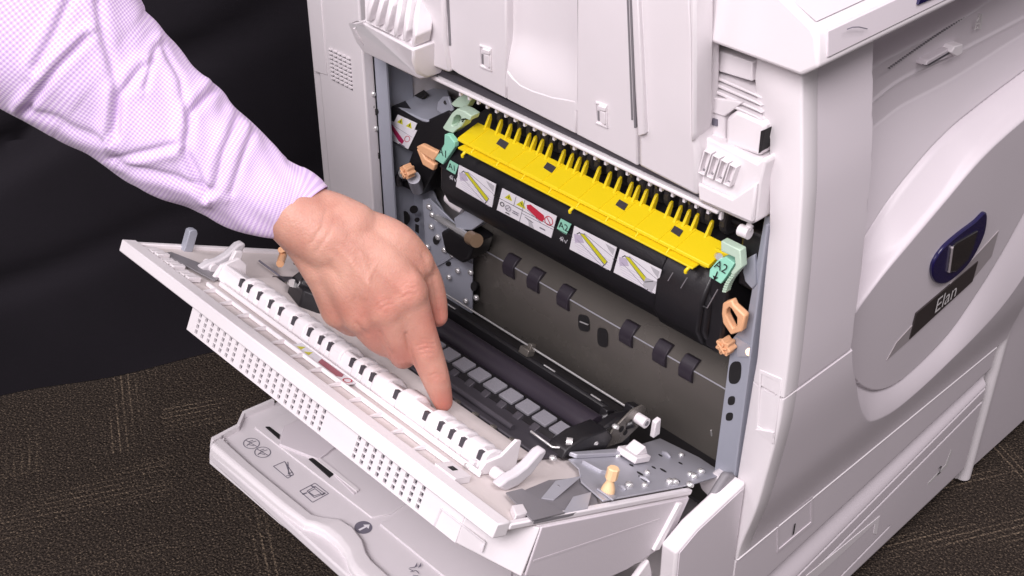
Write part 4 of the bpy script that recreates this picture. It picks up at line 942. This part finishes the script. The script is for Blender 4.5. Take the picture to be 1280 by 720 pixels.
# steel side plate with holes, ridges, screws and the orange peg
mb = MB(M['steel']); mb.prism([Dw(x_, u_, .0025) for x_, u_ in ((.422, .096), (.424, .048), (.409, -.056), (.447, -.068), (.478, -.066), (.4835, .000), (.4835, .124), (.455, .118), (.437, .100))], DN*.0015); mb.build('side_plate', SD, bevel=.0004)
mb = MB(M['steel']); mb.prism([Dw(x_, u_, .0042) for x_, u_ in ((.418, .092), (.424, .0885), (.432, .0), (.424, .0))], DN*.004); mb.build('plate_flange', SD, bevel=.0008)
mb = MB(M['midgrey']); mb.prism([Dp(*q, .0012) for q in ((657, 612), (686, 600), (738, 596), (748, 632), (712, 643), (668, 652))], -DN*.002); mb.build('recess_plate', SD)
mb = MB(M['steel']); mb.prism([Dp(676, 624, .001), Dp(694, 602, .006), Dp(727, 596, .006), Dp(692, 626, .001)], DN*.001); mb.build('folded_tab', SD, bevel=.0003)
mb = MB(M['steel']); mb.prism([Dp(703, 643, .001), Dp(716, 622, .0055), Dp(739, 616, .0055), Dp(734, 637, .001)], DN*.001); mb.build('folded_tab', SD, bevel=.0003)
for (px, py) in ((800, 592), (829, 588), (846, 600), (805, 600)):
    c_ = Dp(px, py, .0042); P_ = [c_+EX*.0035*math.cos(a)+DU*.0018*math.sin(a) for a in np.linspace(0, 6.283, 12, endpoint=False)]
    MB(M['dark']).prism(P_, DN*.0003).build('plate_hole', SD)
for (a_, b_) in (((800, 596), (812, 603)), ((828, 565), (838, 572)), ((774, 607), (782, 613))):
    A_, B_ = Dp(*a_, .0045), Dp(*b_, .0045); MB(M['steel']).tube([A_, (A_+B_)/2+DN*.0008, B_], [.0012, .0022, .0012], 8).build('plate_bead', SD, smooth=True)
for (px, py) in ((837, 603), (867, 596), (786, 607), (843, 603), (876, 590), (862, 607)): screw(Dp(px, py, .0042), DN, .0036).build('screw', SD, smooth=True)
MB(M['midgrey']).tube([Dw(.452, .146, .002), Dw(.458, .152, .003)], .003, 10).build('tab_rivet', SD, smooth=True)
mb = MB(M['steel']).prism([Dw(x_, u_, .0065) for x_, u_ in ((.430, .088), (.448, .084), (.450, .078), (.4315, .082))], -DN*.003); mb.build('plate_bar', SD, bevel=.0005)
for x_, u_ in ((.432, .02), (.444, .035), (.452, .012), (.462, .045), (.436, -.02), (.452, -.03)):
    MB(M['dark']).prism([Dw(x_+.0022*math.cos(a), u_+.0016*math.sin(a), .0041) for a in np.linspace(0, 6.283, 10, endpoint=False)], DN*.0003).build('plate_hole', SD)
for x_, u_ in ((.470, -.02), (.458, .030), (.474, .055), (.428, .035), (.440, -.048)): screw(Dw(x_, u_, .004), DN, .0028).build('screw', SD, smooth=True)
pb = Dp(759, 616, .004)
mb = MB(M['cream']); ax = DN*.6+np.array((0, 0, .4)); ax /= np.linalg.norm(ax)
mb.tube([pb, pb+ax*.003, pb+ax*.006, pb+ax*.010, pb+ax*.013, pb+ax*.0135], [.0058, .0057, .0050, .0034, .0030, .0030], 18)
mb.tube([pb+ax*.0130, pb+ax*.0135, pb+ax*.0225, pb+ax*.0235], [.0042, .0050, .0050, .0042], 8); mb.build('release_peg', SD, smooth=True).data.set_sharp_from_angle(angle=.6)
mb = MB(M['steel']).prism([Dp(*q, .0045) for q in ((746, 612), (750, 610), (770, 622), (766, 626))], DN*.0012); mb.build('peg_plate', SD)
# left end mechanism beneath the hand
mb = MB(M['black']); yd_ = [(365, 345), (385, 330), (396, 338), (420, 350), (430, 372), (405, 372), (380, 362)]
mb.prism([Dp(*q, .022) for q in yd_], -DN*.02); mb.tube([Dp(375, 352, .025), Dp(405, 366, .02)], .006, 8); mb.build('end_bracket', SD, bevel=.002)
mb = MB(M['chrome']).tube([Dp(364, 354, .012), Dp(366, 354, .018)], .004, 10); mb.build('screw', SD, smooth=True)
mb = MB(M['greyink']).tube([Dp(324, 326, .002), Dp(352, 347, .002)], .001, 6); mb.build('pan_wire', SD)
mb = MB(M['brass']); mb.tube([Dp(350, 330, .012), Dp(354, 318, .016), Dp(352, 312, .022)], .004, 8); mb.build('spring_post', SD, smooth=True, m=M['peach'])
mb = MB(M['black']); mb.tube([Dp(368, 329, .01), Dp(395, 330, .01)], .0016, 8); mb.build('pan_lever', SD)

# hinge pieces at the right, and the fixed arm beside the tray
mb = MB(M['midgrey']); V = []
mb.prism([(.4915, y, z) for y, z in ((-.012, .330), (.004, .318), (.004, .300), (-.050, .262), (-.075, .268), (-.075, .276), (-.045, .300))], (.008, 0, 0)); mb.build('hinge_cover', PR, bevel=.003)
mb = MB(M['white2']); yslab(mb, [(872, 600), (890, 592), (902, 600), (902, 612), (886, 622), (876, 612)], .0, .015); mb.build('hinge_block', PR, bevel=.002)
mb = MB(M['white']); mb.prism([(.4935, y, z) for y, z in ((.0, .3205), (-.008, .319), (-.065, .3095), (-.0905, .2985), (-.089, .20), (.0, .20))], (.0165, 0, 0)); SA = mb.build('side_arm', PR, bevel=.0025, seg=3)
MB(M['front']).prism([(.5101, y, z) for y, z in ((-.003, .316), (-.008, .3155), (-.0645, .3065), (-.087, .2965), (-.0855, .203), (-.003, .203))], (.0008, 0, 0)).build('arm_face', SA, bevel=.0008)
mb = MB(M['white']); mb.prism([(.484, y, z) for y, z in ((-.100, .282), (-.118, .270), (-.118, .222), (-.098, .222), (-.094, .262))], (.006, 0, 0)); mb.build('hinge_link', PR, bevel=.0015)
screw((.4905, -.109, .232), EX, .004).build('screw', PR, smooth=True)

# ------------------------------------------------------------------ bypass tray
TX0, TX1 = .056, .452
xl = [(.056, -.012), (.050, -.030), (.037, -.052), (.034, -.068), (.018, -.085), (.010, -.11), (.005, -.20), (.470, -.20), (.470, -.02), (.452, 0), (.30, .004)]
def Tq(px, py, n=0): return Tl(px, py, n)
OUT = [Tl(262, 562), Tl(264, 551), Tl(296, 534), Tl(303, 518), Tl(338, 502), (.010, -.115), (.004, -.21), (.470, -.21), (.470, -.004), (.452, -.001)]
mb = MB(M['greytray']); mb.prism([Tw(x_, u_, -.003) for x_, u_ in OUT], -TN*.010); BT = mb.build('bypass_tray', PR, bevel=.002)
# raised outer wall with finger scoop
wall = [Tl(*q) for q in ((262, 562), (300, 594), (350, 637), (380, 659), (391, 661), (405, 668), (420, 680), (432, 696), (437, 712), (442, 719), (500, 770))]
inn = [Tl(*q) for q in ((276, 550), (312, 583), (362, 624), (389, 646), (404, 650), (424, 652), (440, 662), (452, 678), (457, 694), (464, 704), (520, 755))]
V = []; Fs = []; 
for (a_, b_) in zip(wall, inn):
    a_ = np.array(a_); b_ = np.array(b_); m1 = a_*.75+b_*.25
    V += [Tw(*a_, -.016), Tw(*a_, .003), Tw(*m1, .0055), Tw(*b_, .0035), Tw(*(b_+(b_-a_)*.12), -.0028)]
for i in range(len(wall)-1):
    for k in range(4): Fs.append((i*5+k, i*5+k+1, (i+1)*5+k+1, (i+1)*5+k))
Fs.append((0, 1, 2, 3, 4))
mb = MB(M['white']); mb.add(V, Fs); mb.build('tray_wall', BT, bevel=.0015, angle=25)
E_ = [Tl(*q) for q in ((262, 562), (264, 550), (296, 533), (303, 517), (340, 501))]
mb = MB(M['white'])
for a_, b_ in zip(E_[:-1], E_[1:]):
    a_ = np.array(a_); b_ = np.array(b_); i_ = np.array((.004, 0)); mb.add([Tw(*a_, -.013), Tw(*a_, .003), Tw(*(a_+i_), .003), Tw(*(a_+i_*1.2), -.0035), Tw(*b_, -.013), Tw(*b_, .003), Tw(*(b_+i_), .003), Tw(*(b_+i_*1.2), -.0035)], [(0, 1, 5, 4), (1, 2, 6, 5), (2, 3, 7, 6)])
mb.build('tray_rim', BT)
mb = MB(M['white2'])
for k in range(3): mb.prism([Tw(*Tl(266+3.5*k, 553+3*k), .0045-.001*k), Tw(*Tl(276+3.5*k, 548+3*k), .0045-.001*k), Tw(*Tl(277+3.5*k, 550+3*k), .0045-.001*k), Tw(*Tl(267+3.5*k, 555.5+3*k), .0045-.001*k)], -TN*.003)
mb.build('rim_step', BT)
# raised platform (darker, further in) with slots
q = [Tl(*t) for t in ((317, 532), (331, 525), (470, 640), (465, 645))]
mb = MB(M['greytray']); mb.prism([Tw(*Tl(*t), -.0015) for t in ((318, 532), (331, 527), (420, 480), (560, 590), (490, 640), (465, 645))], -TN*.003); mb.build('tray_platform', BT, bevel=.0006)
mb = MB(M['greytray']); mb.prism([Tw(*Tl(*t), -.0012) for t in ((475, 653), (515, 634), (640, 640), (640, 790), (600, 755))], -TN*.003); mb.build('tray_platform', BT, bevel=.0006)
mb = MB(M['front']); 
mb.prism([Tw(*Tl(*t), n_) for t, n_ in (((349, 556), .001), ((354, 534), .002), ((380, 525), .004), ((440, 545), .004), ((398, 575), .001))], -TN*.004); mb.build('paper_guide_plate', BT, bevel=.001)
for pts in (((332, 533), (337, 533), (350, 543), (349, 548)), ((386, 573), (391, 572), (417, 592), (412, 596))):
    mb = MB(M['dark']).prism([Tw(*Tl(*t), -.0002) for t in pts], -TN*.002); mb.build('tray_slot', BT)
mb = MB(M['front']).prism([Tw(*Tl(*t), -.0004) for t in ((417, 592), (420, 590), (447, 613), (443, 617))], -TN*.002); mb.build('tray_slot', BT)
mb = MB(M['white']).prism([Tw(*Tl(*t), .0006) for t in ((394, 573), (398, 571), (449, 612), (446, 615))], -TN*.002); mb.build('slot_edge', BT)
# printed symbols
def tl(mb, pts, w_=.0005, m=None, closed=False):
    P_ = [Tw(*Tl(*t), -.0027) for t in pts]+([Tw(*Tl(*pts[0]), -.0027)] if closed else [])
    for a_, b_ in zip(P_[:-1], P_[1:]):
        d_ = b_-a_; s_ = np.cross(d_, TN); s_ = s_/np.linalg.norm(s_)*w_; mb.poly([a_+s_, b_+s_, b_-s_, a_-s_], m)
for cx_, cy_ in ((314.5, 551.5), (328.5, 562.5)):
    mb = MB(M['greyink']); tl(mb, [(cx_+10*math.cos(a), cy_+6.5*math.sin(a)) for a in np.linspace(0, 6.283, 22)], .0005)
    tl(mb, [(cx_-7, cy_-4), (cx_+7, cy_+4)]); tl(mb, [(cx_-6, cy_+3), (cx_-1, cy_-1), (cx_+6, cy_-3)]); tl(mb, [(cx_-5, cy_+1), (cx_+3, cy_+3)]); tl(mb, [(cx_-4, cy_-2), (cx_+2, cy_-4)])
    mb.build('tray_symbol', BT)
mb = MB(M['greyink']); tl(mb, [(342, 580), (356, 574), (367, 590), (360, 595)], closed=True); tl(mb, [(360, 574.5), (361, 590)]); tl(mb, [(357, 575), (363, 592)]); tl(mb, [(360, 590), (366, 587)]); tl(mb, [(358, 592), (367, 591)]); mb.build('tray_symbol', BT)
mb = MB(M['greyink']); tl(mb, [(375, 611), (394, 601), (411, 614), (391, 625)], closed=True); tl(mb, [(384, 611), (394, 605), (406, 614), (393, 619)], closed=True); tl(mb, [(386, 612), (394, 608), (402, 614), (393, 617)], closed=True)
tl(mb, [(389, 604), (394, 607)], .0009); tl(mb, [(402, 616), (407, 613)], .0009); tl(mb, [(378, 615), (384, 613)], .0009); mb.build('tray_symbol', BT)
mb = MB(M['greyink']); c_ = (454.5, 656.5); mb.poly([Tw(*Tl(c_[0]+11.3*math.cos(a), c_[1]+8*math.sin(a)), -.0026) for a in np.linspace(0, 6.283, 28, endpoint=False)])
mb.add([p_+TN*.0004 for p_ in [Tw(*Tl(*t), -.0026) for t in ((448, 659.5), (456, 655.3), (454.2, 653.4), (462.5, 653.2), (461, 658.6), (458.6, 656.6), (450, 661))]], [list(range(7))], M['paper']); mb.build('tray_symbol', BT)
mb = MB(M['greyink'])
for t in ((520, 706), (525, 706)): mb.poly([Tw(*Tl(*q), -.0008) for q in ((t[0]-2.5, t[1]+3), (t[0]+1.5, t[1]-4), (t[0]+1.5, t[1]+1))])
def tl2(pts): 
    P_ = [Tw(*Tl(*t), -.0008) for t in pts]
    for a_, b_ in zip(P_[:-1], P_[1:]):
        d_ = b_-a_; s_ = np.cross(d_, TN); s_ = s_/np.linalg.norm(s_)*.0004; mb.poly([a_+s_, b_+s_, b_-s_, a_-s_])
tl2([(511, 710), (517, 713)]); tl2([(513, 714), (520, 712), (524, 716)]); tl2([(516, 718), (523, 719)]); tl2([(512, 709), (518, 708)]); mb.build('tray_symbol', BT)

# ------------------------------------------------------------------ neighbouring cabinet
FC = thing('finisher_cabinet', 'pale grey cabinet standing at the far right beside the printer', 'cabinet', (.4, .70, 0))
mb = MB(M['front']); mb.box((.05, .500, .02), (.507, 1.15, .262)); mb.box((.05, .500, .266), (.507, 1.15, 1.0)); CBT = mb.build('cabinet_body', FC, bevel=.002)
mb = MB(M['white']); mb.tube([(.500, .4955, .006), (.500, .4955, .2615)], .0095, 18); mb.build('corner_trim', FC, smooth=True)
mb = MB(M['white']); mb.tube([(.500, .4955, .2665), (.500, .4955, 1.0)], .0095, 18); mb.build('corner_trim', FC, smooth=True)
MB(M['black']).box((.46, .51, 0), (.49, .54, .02)).build('caster_foot', FC)

# ------------------------------------------------------------------ person: right arm in a shirt sleeve, hand pointing at the door
PE = thing('person', 'right arm in lilac gingham sleeve, index finger pointing at the open door', 'person', tuple(Cp(120, 100, .95)))
def capsule(mb, P, R, n=16, sub=6, flat=None):
    """tapered rounded tube through P with radii R"""
    P = [np.asarray(p, float) for p in P]; pts = []; rad = []
    d0 = (P[0]-P[1])/np.linalg.norm(P[0]-P[1]); d1 = (P[-1]-P[-2])/np.linalg.norm(P[-1]-P[-2])
    for a in (85, 60, 35, 12): t = math.radians(a); pts.append(P[0]+d0*R[0]*math.sin(t)); rad.append(R[0]*math.cos(t))
    cs = spl([np.r_[p, r] for p, r in zip(P, R)], sub*(len(P)-1), closed=False) if len(P) > 2 else np.array([np.r_[P[0]*(1-t)+P[1]*t, R[0]*(1-t)+R[1]*t] for t in np.linspace(0, 1, 6, endpoint=False)])
    # n per segment
    for c in cs: pts.append(c[:3]); rad.append(c[3])
    pts.append(P[-1]); rad.append(R[-1])
    for a in (12, 35, 60, 85): t = math.radians(a); pts.append(P[-1]+d1*R[-1]*math.sin(t)); rad.append(R[-1]*math.cos(t))
    mb.tube(pts, rad, n)
H_ = MB(M['skin'])
def J(px, py, d): return Cp(px, py, d)
# forearm / wrist
capsule(H_, [J(300, 205, .992), J(350, 250, .992), J(388, 282, .994), J(415, 300, .996)], [.025, .0262, .0275, .028], 24, 8)
capsule(H_, [J(388, 259, .994), J(412, 270, .995), J(440, 286, .997)], [.017, .020, .022], 18, 8)
capsule(H_, [J(368, 288, .996), J(386, 306, .999), J(408, 335, 1.003)], [.017, .018, .020], 18, 8)
# back of the hand: four metacarpal ridges + filling
mc = {'i': [(428, 290, 1.000), (470, 322, .998), (508, 366, 1.000)], 'm': [(418, 298, .998), (452, 338, .995), (481, 384, .999)], 'r': [(406, 306, .999), (434, 350, .998), (452, 392, 1.005)], 'p': [(396, 312, 1.003), (414, 352, 1.005), (424, 388, 1.014)]}
rr = {'i': (.022, .021, .0178), 'm': (.022, .021, .0178), 'r': (.021, .0198, .0170), 'p': (.019, .0178, .0152)}
for k in mc: capsule(H_, [J(*q) for q in mc[k]], rr[k], 18, 8)
capsule(H_, [J(425, 300, 1.006), J(465, 350, 1.010), J(476, 378, 1.014)], [.024, .024, .020], 18, 8)
# thumb side (far side), partly hidden behind the index
capsule(H_, [J(440, 288, 1.004), J(488, 305, 1.006), J(518, 330, 1.016)], [.020, .0200, .0165], 18, 8)
capsule(H_, [J(512, 322, 1.016), J(532, 352, 1.030), J(542, 380, 1.036), J(547, 396, 1.038)], [.0165, .0140, .0118, .0090], 16, 8)
# index pointing down to the door
tip = Dp(559, 511, .010)
tipd = (tip-CAM) @ fwd
capsule(H_, [J(506, 362, 1.000), J(520, 402, 1.012), J(532, 438, 1.022), J(545, 474, 1.032), J(554, 503, tipd-.002)], [.0172, .0146, .0136, .0116, .0084], 18, 10)
# curled middle, ring, little fingers
capsule(H_, [J(482, 384, 1.000), J(494, 416, 1.012), J(502, 438, 1.026)], [.0172, .0146, .0122], 16, 8)
capsule(H_, [J(502, 438, 1.026), J(504, 444, 1.042), J(492, 430, 1.054)], [.0122, .0116, .010], 16, 8)
capsule(H_, [J(454, 392, 1.006), J(472, 418, 1.022), J(482, 428, 1.030)], [.0165, .0142, .0122], 16, 8)
capsule(H_, [J(482, 428, 1.030), J(478, 426, 1.046), J(466, 408, 1.054)], [.0122, .011, .0095], 16, 8)
capsule(H_, [J(426, 388, 1.014), J(440, 402, 1.032), J(446, 404, 1.040)], [.0150, .0125, .0108], 16, 8)
capsule(H_, [J(446, 404, 1.040), J(442, 398, 1.052), J(434, 384, 1.056)], [.0108, .010, .0085], 16, 8)
capsule(H_, [J(398, 288, .996), J(432, 312, .9965), J(458, 345, .9975)], [.0275, .0255, .0225], 20, 8)
# knuckle swellings
for q, r_ in (((508, 362, .9965), .0145), ((482, 382, .995), .0140), ((453, 390, 1.002), .0128), ((425, 386, 1.011), .0110), ((532, 438, 1.0195), .0120)):
    c_ = J(*q); capsule(H_, [c_, c_+upv*.004], [r_, r_], 14)
hand = H_.build('hand', PE)
hand.name = 'hand_and_forearm'
rm = hand.modifiers.new('remesh', 'REMESH'); rm.mode = 'VOXEL'; rm.voxel_size = .00135; rm.use_smooth_shade = True
sm = hand.modifiers.new('smooth', 'SMOOTH'); sm.factor = .5; sm.iterations = 30
dg = bpy.context.evaluated_depsgraph_get(); me = bpy.data.meshes.new_from_object(hand.evaluated_get(dg)); old = hand.data; hand.modifiers.clear(); hand.data = me; me.name = 'hand_and_forearm'; bpy.data.meshes.remove(old)
if not me.materials: me.materials.append(M['skin'])
n_ = len(me.vertices); co = np.empty(n_*3); me.vertices.foreach_get('co', co); co = co.reshape(-1, 3)
no = np.empty(n_*3); me.vertices.foreach_get('normal', no); no = no.reshape(-1, 3)
wco = co+np.array(PE.location); v_ = wco-CAM; zc = v_ @ fwd; pxy = np.c_[640+F*(v_ @ rgt)/zc, 360-F*(v_ @ upv)/zc]
vd = v_/np.linalg.norm(v_, axis=1)[:, None]; fr = sst((-(no*vd).sum(1)+.05)/.4)
def ldist(L):
    d = np.full(n_, 1e9)
    for a_, b_ in zip(L[:-1], L[1:]):
        a_ = np.array(a_, float); e = np.array(b_, float)-a_; t = np.clip(((pxy-a_) @ e)/(e @ e), 0, 1); d = np.minimum(d, np.linalg.norm(pxy-a_-t[:, None]*e, axis=1))
    return d
dsp = np.zeros(n_)
lines = [  # (photo line, height, width): tendons and veins stand proud, creases sink in
    ([(430, 300), (470, 335), (504, 364)], .0011, 5), ([(425, 312), (456, 348), (480, 384)], .0010, 5), ([(415, 322), (438, 360), (452, 390)], .0009, 5),
    ([(452, 318), (462, 345), (458, 372)], .0007, 2.6), ([(470, 330), (462, 345)], .0006, 2.4), ([(440, 322), (446, 350), (440, 372)], .0005, 2.4),
    ([(493, 372), (498, 352)], -.0006, 8), ([(466, 392), (470, 372)], -.0006, 8), ([(440, 394), (444, 376)], -.0005, 8),
    ([(521, 433), (531, 429), (542, 430)], -.0008, 1.7), ([(523, 438), (532, 435), (543, 435)], -.0007, 1.6), ([(522, 428), (531, 424), (540, 425)], -.0005, 1.5), ([(525, 443), (534, 441), (543, 441)], -.0004, 1.5),
    ([(537, 470), (546, 467), (554, 468)], -.0006, 1.5), ([(539, 474), (547, 472), (555, 472)], -.0004, 1.4),
    ([(498, 368), (508, 360), (518, 360)], -.0004, 2.0), ([(500, 374), (510, 367), (520, 367)], -.0004, 2.0), ([(500, 361), (507, 354), (516, 354)], -.0003, 2.0),
    ([(474, 388), (482, 381), (491, 380)], -.0004, 2.0), ([(472, 382), (480, 375), (489, 374)], -.0003, 2.0),
    ([(408, 262), (402, 285), (388, 305)], -.0006, 2.5), ([(420, 270), (412, 292), (396, 314)], -.0004, 2.5), ([(528, 318), (534, 334), (536, 350)], -.0006, 3),
    ([(508, 418), (512, 438), (519, 460)], -.0014, 2.4), ([(476, 416), (482, 430), (490, 444)], -.0010, 2.4), ([(446, 404), (452, 412), (460, 418)], -.0009, 2.4),
    ([(541, 346), (545, 372), (548, 400)], -.0010, 2.5)]
for L, h_, w_ in lines: dsp += h_*(.65 if h_ > 0 else 1)*np.exp(-(ldist(L)/w_)**2)
co = co+no*(dsp*fr)[:, None]; me.vertices.foreach_set('co', co.ravel()); me.update()
bl = np.zeros(n_)
for (bx, by, r_, k_) in ((558, 508, 20, 1.0), (549, 470, 16, .35), (532, 434, 16, .55), (508, 362, 22, .55), (482, 384, 20, .5), (454, 392, 18, .5), (426, 392, 18, .45), (548, 400, 22, .8), (500, 446, 24, .7), (468, 420, 22, .6)):
    bl = np.maximum(bl, k_*np.exp(-((pxy[:, 0]-bx)**2+(pxy[:, 1]-by)**2)/r_**2))
at = me.attributes.new('blush', 'FLOAT', 'POINT'); at.data.foreach_set('value', bl)
for p_ in me.polygons: p_.use_smooth = True

# sleeve
sec = [((376, 264), 44, .994), ((366, 256), 47, .993), ((335, 248-3), 53, .988), ((304, 226), 60, .984), ((272, 204), 68, .978), ((240, 184), 75, .972), ((213, 164), 81, .966), ((184, 142), 85, .960), ((156, 119), 89, .954), ((130, 98), 96, .948), ((105, 77), 105, .942), ((55, 25), 124, .93), ((5, -40), 138, .92), ((-50, -110), 148, .91)]
c_ = np.array([[s_[0][0], s_[0][1], s_[1], s_[2]] for s_ in sec]); sp = spl(c_, 240*(len(c_)-1)//13+len(c_)*4, closed=False)
NS, NT = len(sp), 150
creases = [  # photo polylines of the main folds, depth, width px
    ([(92, -10), (70, 40), (45, 85)], .006, 9), ([(108, 48), (70, 88), (28, 142)], .0085, 8), ([(122, 2), (128, 40), (146, 100), (146, 170)], .006, 9), ([(178, 85), (150, 120), (140, 165)], .006, 9),
    ([(205, 55), (225, 100), (236, 150)], .004, 8), ([(272, 108), (240, 140), (232, 190), (258, 240)], .0075, 9), ([(300, 140), (280, 190), (268, 240)], .005, 8), ([(318, 160), (303, 200), (290, 240)], .0045, 7), ([(140, 200), (180, 190), (216, 182)], .005, 8), ([(150, 205), (210, 220), (262, 236)], .005, 8), ([(196, 60), (190, 80), (182, 110)], .004, 7), ([(30, 138), (70, 150), (130, 175)], .004, 8)]
def pdist(px, py, L):
    d = 1e9; sd = 0; end = 0
    for a_, b_ in zip(L[:-1], L[1:]):
        ax_, ay_ = b_[0]-a_[0], b_[1]-a_[1]; l2 = ax_*ax_+ay_*ay_; t = min(1, max(0, ((px-a_[0])*ax_+(py-a_[1])*ay_)/l2))
        dx, dy = px-a_[0]-t*ax_, py-a_[1]-t*ay_; q = math.hypot(dx, dy)
        if q < d: d = q; sd = math.copysign(1, ax_*dy-ay_*dx)
    return d*sd
V = []; UV = []; s_acc = 0; prev = None
ks = np.arange(NT)
for i, s_ in enumerate(sp):
    c = Cp(s_[0], s_[1], s_[3]); nx_ = sp[min(i+1, NS-1)]; pv = sp[max(i-1, 0)]
    t = Cp(nx_[0], nx_[1], nx_[3])-Cp(pv[0], pv[1], pv[3]); t /= np.linalg.norm(t)
    r = s_[2]/F*s_[3]
    vdir = (c-CAM)/np.linalg.norm(c-CAM); b1 = np.cross(vdir, t); b1 /= np.linalg.norm(b1); b2 = np.cross(t, b1)
    if prev is not None: s_acc += np.linalg.norm(c-prev)
    prev = c
    for k in range(NT):
        a = 2*math.pi*k/NT; dirn = b1*math.cos(a)+b2*math.sin(a)*.85
        p = c+dirn*r; sl = i/NS
        q = proj(p); front = -(dirn @ vdir)
        dsp = 0
        if front > .05:
            wgt = sst(np.array((front-.05)/.45))
            for L, dp, wd in creases:
                x_ = pdist(q[0], q[1], L)
                if abs(x_) < wd*4: dsp += wgt*dp*(-math.exp(-(x_/(wd*.55))**2)+.75*math.exp(-((x_-wd*1.35)/(wd*.9))**2)+.25*math.exp(-((x_+wd*1.3)/(wd))**2))
        fade = sst(np.array((sl-.02)/.12))
        dsp += fade*.7*(.0022*math.sin(14*sl*6.28/3+2.2*math.sin(a*2+1))+.0016*math.sin(a*5+sl*23)+.0012*math.sin(a*9-sl*41))
        dsp += .0011*(1-sst(np.array((s_acc-.010)/.0016)))
        V.append(p+dirn*dsp*.54)
        UV.append((s_acc, a*(.052+.0*r)))
Fs = []; FU_ = []
for i in range(NS-1):
    for k in range(NT):
        j = (k+1) % NT; Fs.append((i*NT+k, i*NT+j, (i+1)*NT+j, (i+1)*NT+k))
# hem: fold the cuff inward
base_n = len(V)
for k in range(NT):
    cc = Cp(sp[0][0], sp[0][1], sp[0][3]); p = np.asarray(V[k]); tdir = Cp(sp[4][0], sp[4][1], sp[4][3])-cc; V.append(p+(cc-p)*.07+tdir*.0); UV.append((0, UV[k][1]))
for k in range(NT):
    cc = Cp(sp[6][0], sp[6][1], sp[6][3]); p = np.asarray(V[6*NT+k]); V.append(p+(cc-p)*.10); UV.append((.01, UV[k][1]))
for k in range(NT):
    j = (k+1) % NT; Fs.append((k, base_n+k, base_n+j, j)); Fs.append((base_n+k, base_n+NT+k, base_n+NT+j, base_n+j))
mb = MB(M['shirt']).add(V, Fs); sl_o = mb.build('sleeve', PE, smooth=True)
me = sl_o.data; uvl = me.uv_layers.new(name='UVMap')
for p_ in me.polygons:
    us = [UV[v][1] for v in p_.vertices]; wrap = max(us)-min(us) > .15
    for li, vi in zip(p_.loop_indices, p_.vertices):
        u, v = UV[vi]; uvl.data[li].uv = (u, v+(2*math.pi*.052 if wrap and v < .1 else 0))
me.set_sharp_from_angle(angle=3.0)
